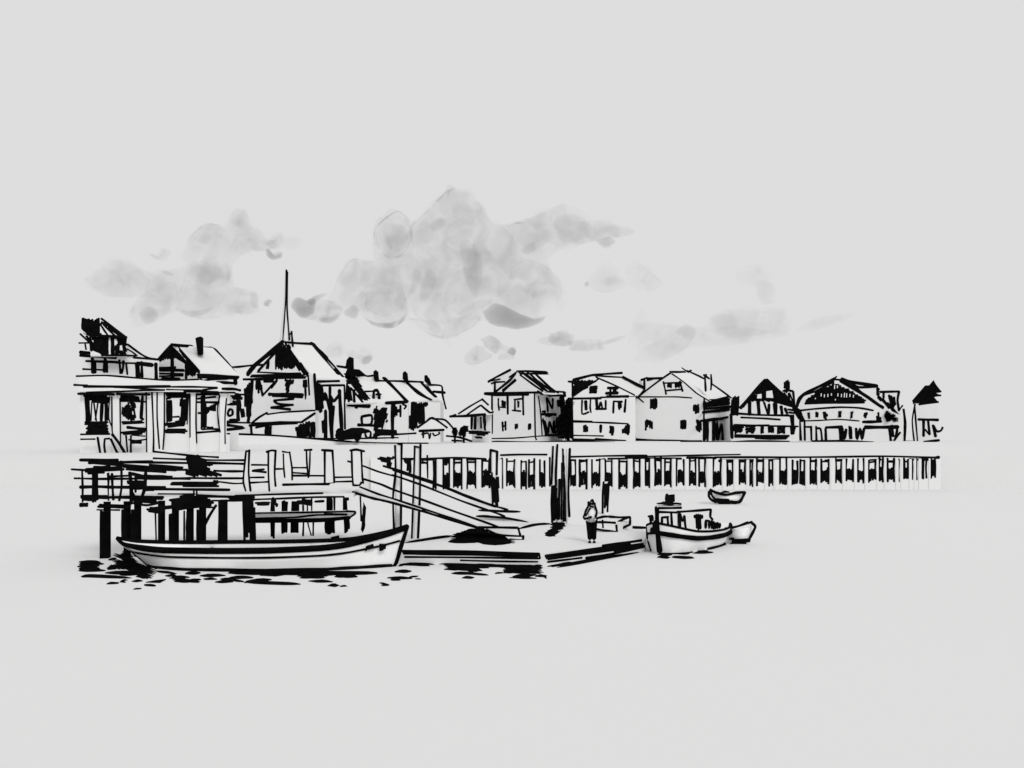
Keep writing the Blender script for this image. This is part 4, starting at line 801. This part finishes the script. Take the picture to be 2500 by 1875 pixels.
def band(parent, name, fr, path, wpx, dark, dy=0.0):
    c2 = [fr.pt(*map(float, t.split(','))) for t in path.split()]
    q = smooth([P(x, y, YCL + dy) for x, y in c2]); n = len(q); r = wpx * fr.k / 2 / F * YCL
    m = MB(); m.tube(q, [max(.03, math.sin(math.pi * i / (n - 1))) * r for i in range(n)], 0, V((0, -1, 0)), k=2.0, sides=12)
    return outward(m.build(name, parent, mats=[vol(2 * dark / (4 * r))]))
def cloud(label, org, puffs, bands=()):
    o = thing('cloud', label, 'cloud', P(*org, YCL))
    for i, p in enumerate(puffs):
        big = p[0] == U and len(p[2].split()) > 5
        pb = puff(o, p[0], p[1], p[2], p[3] * (.48 if big else 1.35), *((p[4:] or (10, 2.2)) if big else p[4:]), dy=(i % 5) * 1.3)
        if not big: continue
        pts = [tuple(map(float, t.split(','))) for t in p[2].split()]
        cx, cy = sum(q[0] for q in pts) / len(pts), sum(q[1] for q in pts) / len(pts)
        sz = sum(math.hypot(q[0] - cx, q[1] - cy) for q in pts) / len(pts)
        for b in range(3):                          # uneven denser patches inside the vapour
            a = random.random() * 6.28; rr = sz * random.uniform(.1, .55); bx, by = cx + math.cos(a) * rr, cy + math.sin(a) * rr
            th_ = random.random() * 3.14; l1, l2 = sz * random.uniform(.25, .6), sz * random.uniform(.12, .35); ol = []
            for q in range(9):
                u, v_ = math.cos(q * .698) * l1 * random.uniform(.65, 1.25), math.sin(q * .698) * l2 * random.uniform(.65, 1.25)
                ol.append(f'{bx + u*math.cos(th_) - v_*math.sin(th_):.1f},{by + u*math.sin(th_) + v_*math.cos(th_):.1f}')
            puff(pb, 'patch', p[1], ' '.join(ol), p[3] * random.uniform(.15, .45), 6, 1.7, dy=(i % 5) * 1.3 + b)
        n_ = len(pts); st_ = random.randrange(n_); ln = max(4, n_ // 2)
        band(pb, 'rim', p[1], ' '.join(f'{cx + (pts[(st_+q) % n_][0]-cx)*.97:.1f},{cy + (pts[(st_+q) % n_][1]-cy)*.97:.1f}' for q in range(ln)), sz * .09, p[3] * .55)
    for b in bands: band(o, 'dark_rim', *b)
    return o
U, D_k = 'puff', 'shaded_base'
cloud('wispy grey cloud group at the left above the tower house', (420, 690), [
    ('vapour_bank', FJ, '160,720 300,560 430,560 560,640 780,580 920,540 1050,590 1080,730 1250,750 1250,880 1120,915 1000,930 860,930 700,890 500,970 440,890 520,800 390,795 260,790', .036, 10, 3),
    ('vapour_bank', FJ, '780,600 800,430 920,330 1020,340 1070,290 1110,240 1180,250 1220,340 1330,430 1400,400 1390,490 1200,510 1080,590 1040,700 850,720', .036, 10, 3),
    (U, FJ, '160,720 175,670 250,640 270,570 330,520 420,580 520,650 560,700 540,760 480,790 400,800 270,790 180,750', .035),
    (U, FJ, '300,680 380,640 460,660 520,720 480,750 380,720', .03),
    (U, FJ, '440,900 470,820 560,760 620,720 720,700 740,800 690,870 600,940 530,980 460,985', .05, 10, 4),
    (D_k, FJ, '500,900 560,850 610,890 590,950 530,965', .09),
    (U, FJ, '720,830 770,700 800,600 900,550 1020,560 1070,660 1060,780 1000,860 950,920 850,930 760,890', .045, 10, 4),
    (U, FJ, '850,700 900,600 1000,600 1040,700 960,780 880,760', .03),
    (U, FJ, '800,480 830,400 920,330 1020,340 1080,420 1060,500 980,550 870,540', .06),
    (D_k, FJ, '880,440 920,390 950,400 930,450 890,460', .05),
    (U, FJ, '1070,290 1110,235 1170,250 1220,320 1190,390 1120,430 1080,380', .055),
    (U, FJ, '1080,460 1120,400 1200,380 1280,440 1320,450 1290,490 1250,510 1160,480 1000,560', .06),
    (D_k, FJ, '1300,500 1320,488 1350,530 1400,505 1395,540 1340,557 1310,540', .2),
    (U, FJ, '1310,450 1340,410 1390,378 1408,400 1390,440 1350,480 1320,480', .08, 10, 5),
    (U, FJ, '1390,420 1460,410 1535,430 1490,490 1420,490', .02),
    (U, FJ, '1030,780 1100,730 1200,760 1250,760 1255,850 1200,910 1090,910 1020,900 1000,850', .05),
    (D_k, FJ, '1205,770 1240,765 1245,850 1212,862', .07),
    (U, FJ, '620,545 650,492 685,490 665,540 632,565', .06, 10, 5), (U, FJ, '565,522 600,528 622,552 590,552', .05),
    (U, FJ, '570,740 600,640 660,610 705,650 700,730 630,770', .05), (D_k, FJ, '640,630 690,630 710,655 660,655', .07)],
    [(FJ, '710,850 800,900 900,890 980,850', 46, .09), (FJ, '1040,560 1065,640 1050,720', 30, .06), (FJ, '440,930 470,830 560,760', 14, .05), (FJ, '800,490 840,390 930,330 1030,345', 12, .05), (FJ, '800,640 770,720 730,830', 12, .04)])
cloud('tiny dash of grey cloud left of the needle spire', (654, 738), [(U, FJ, '1285,845 1308,812 1335,815 1312,852', .16, 6, 5)])
cloud('great billowing grey cloud bank in the middle of the sky', (1080, 650), [
    ('vapour_bank', FK, '105,250 140,190 200,160 265,215 340,150 410,80 450,65 520,90 600,200 740,190 850,150 920,130 1020,190 1100,215 1150,260 1000,290 900,320 880,430 910,540 830,610 700,640 560,600 450,680 330,670 250,590 180,635 60,610 -60,590 -70,540 -40,450 30,360 130,370', .052, 10, 3),
    (D_k, FJ, '1460,850 1475,810 1510,795 1560,815 1610,800 1610,860 1600,900 1530,930 1480,890', .2, 10, 2.6),
    (D_k, FJ, '1560,830 1600,795 1690,768 1640,800 1590,850', .16, 10, 2.6),
    (U, FJ, '1480,890 1560,850 1640,810 1740,830 1790,890 1740,940 1690,962 1620,950 1540,930', .12, 10, 4),
    (D_k, FJ, '1640,930 1720,920 1775,890 1740,940 1700,962 1650,955', .12),
    (U, FK, '105,260 120,200 150,170 210,160 240,180 265,215 260,290 220,350 160,355 115,310', .09, 10, 5),
    (U, FK, '150,290 180,220 240,230 240,310 190,330', .04),
    (U, FK, '255,230 340,150 410,80 450,65 520,90 560,160 600,200 660,230 620,330 500,380 380,370 280,330', .055, 10, 4),
    (D_k, FK, '340,220 380,190 410,210 380,240 350,245', .05),
    (U, FK, '290,350 400,300 560,250 660,240 720,310 700,420 640,520 560,590 470,620 350,640 270,590 260,480', .055, 10, 4),
    (D_k, FK, '460,300 500,280 550,340 560,440 530,520 490,460', .05), (D_k, FK, '300,470 340,400 370,440 340,520 300,540', .05),
    (U, FK, '-80,560 -40,450 0,390 30,360 100,390 200,420 250,580 180,635 100,635 60,600 0,590', .05, 10, 4),
    (U, FK, '70,560 100,440 150,390 290,390 290,480 230,560 150,600', .06, 10, 4),
    (D_k, FK, '-20,590 20,550 45,570 30,610', .1),
    (U, FK, '660,470 680,400 740,360 820,390 880,440 910,520 870,590 800,605 720,580 680,530', .045), (U, FK, '740,480 780,440 830,470 820,510 760,520', .035),
    (D_k, FK, '558,590 600,545 660,560 720,590 780,612 828,598 790,632 700,654 620,642 580,622', .19, 10, 2.6),
    (U, FK, '250,610 330,620 420,610 520,590 565,600 520,640 450,675 380,688 320,672', .06, 10, 4),
    (U, FK, '660,230 740,190 800,150 850,150 920,130 1000,190 1100,215 1160,255 1100,275 1000,290 900,325 830,290 750,330', .045),
    (D_k, FK, '850,200 930,170 1010,220 1000,270 890,295', .05), (D_k, FK, '720,320 770,290 780,320 740,345', .05),
    (U, FK, '1030,285 1085,272 1108,290 1075,320', .1)],
    [(FK, '108,300 115,230 205,162 262,212', 8, .14), (FK, '60,600 110,632 180,637 225,612 252,578', 26, .24), (FK, '315,662 380,686 450,676 510,642', 18, .09), (FK, '660,230 700,212 745,212', 8, .1), (FK, '265,225 340,150 410,80 450,66', 8, .05), (FK, '-75,555 -45,450 0,380 35,360 90,388', 8, .06), (FK, '230,540 270,480 300,400', 26, .05), (FK, '390,560 440,540 450,510', 14, .05), (FK, '560,590 520,640 470,670', 8, .06), (FK, '410,120 420,80 450,66', 10, .06)])
cloud('pair of faint grey puffs right of the great cloud', (1520, 675), [(U, FK, '985,465 1030,390 1090,375 1150,440 1140,480 1080,500 1020,490', .06), (U, FK, '1150,455 1165,380 1190,362 1260,420 1310,470 1230,500', .05), (D_k, FK, '980,465 992,455 1002,468 990,475', .1)])
cloud('small cluster of grey puffs above the pavilion', (1200, 855), [(U, FK, '480,780 500,740 550,720 600,760 560,790 500,802', .09, 6, 4), (U, FK, '555,690 600,680 650,720 620,755 570,730', .1, 6, 4), (U, FK, '620,775 650,720 700,740 680,782', .05, 6), (D_k, FK, '658,750 680,725 700,742 688,762', .16, 6)])
cloud('long thin grey cloud over the tall white houses', (1410, 830), [(U, FK, '780,700 830,680 890,690 850,720 800,715', .04, 6), (U, FK, '830,680 900,655 945,685 930,720 860,722', .08, 6), (U, FK, '910,710 960,695 1060,700 1050,740 930,745', .06, 6)], [(FK, '1030,720 1100,700 1170,675', 22, .05)])
cloud('pale ragged cloud over the plain white house', (1640, 820), [(U, FK, '1165,710 1190,600 1225,568 1260,620 1250,700 1200,722', .035), (U, FK, '1215,735 1300,690 1400,640 1450,660 1400,730 1320,780 1270,797 1230,775', .06), (D_k, FK, '1360,665 1400,630 1445,655 1420,700', .05)])
cloud('faint wide cloud bank at the right above the hall', (1830, 780), [('vapour_bank', FK, '1170,700 1220,625 1380,640 1480,640 1560,575 1680,560 1830,585 1860,650 1700,700 1560,728 1420,730 1290,795 1210,760', .02, 10, 3), (U, FK, '1460,690 1500,610 1560,570 1660,580 1820,580 1835,660 1700,690 1560,725', .04), (D_k, FK, '1500,660 1600,640 1780,665 1600,690', .03), (U, FK, '1610,430 1660,390 1720,385 1760,440 1740,470 1640,475', .04), (U, FK, '1690,460 1750,450 1780,530 1720,550', .04), (U, FK, '1500,600 1600,590 1620,640 1520,660', .03)], [(FK, '1850,660 1950,630 2140,580', 50, .03)])
cloud('small soft grey puff rising right of the spired house roof', (850, 860), [(U, FB, '865,800 900,730 980,705 1060,780 1020,850 900,850', .07, 6), (U, FB, '1150,800 1210,755 1260,800 1290,860 1240,925 1190,930 1150,880', .1, 6), (D_k, FB, '1190,880 1240,840 1290,850 1260,910 1200,920', .12, 6), (U, FB, '1040,820 1100,790 1170,820 1160,870 1080,870', .04, 6)])
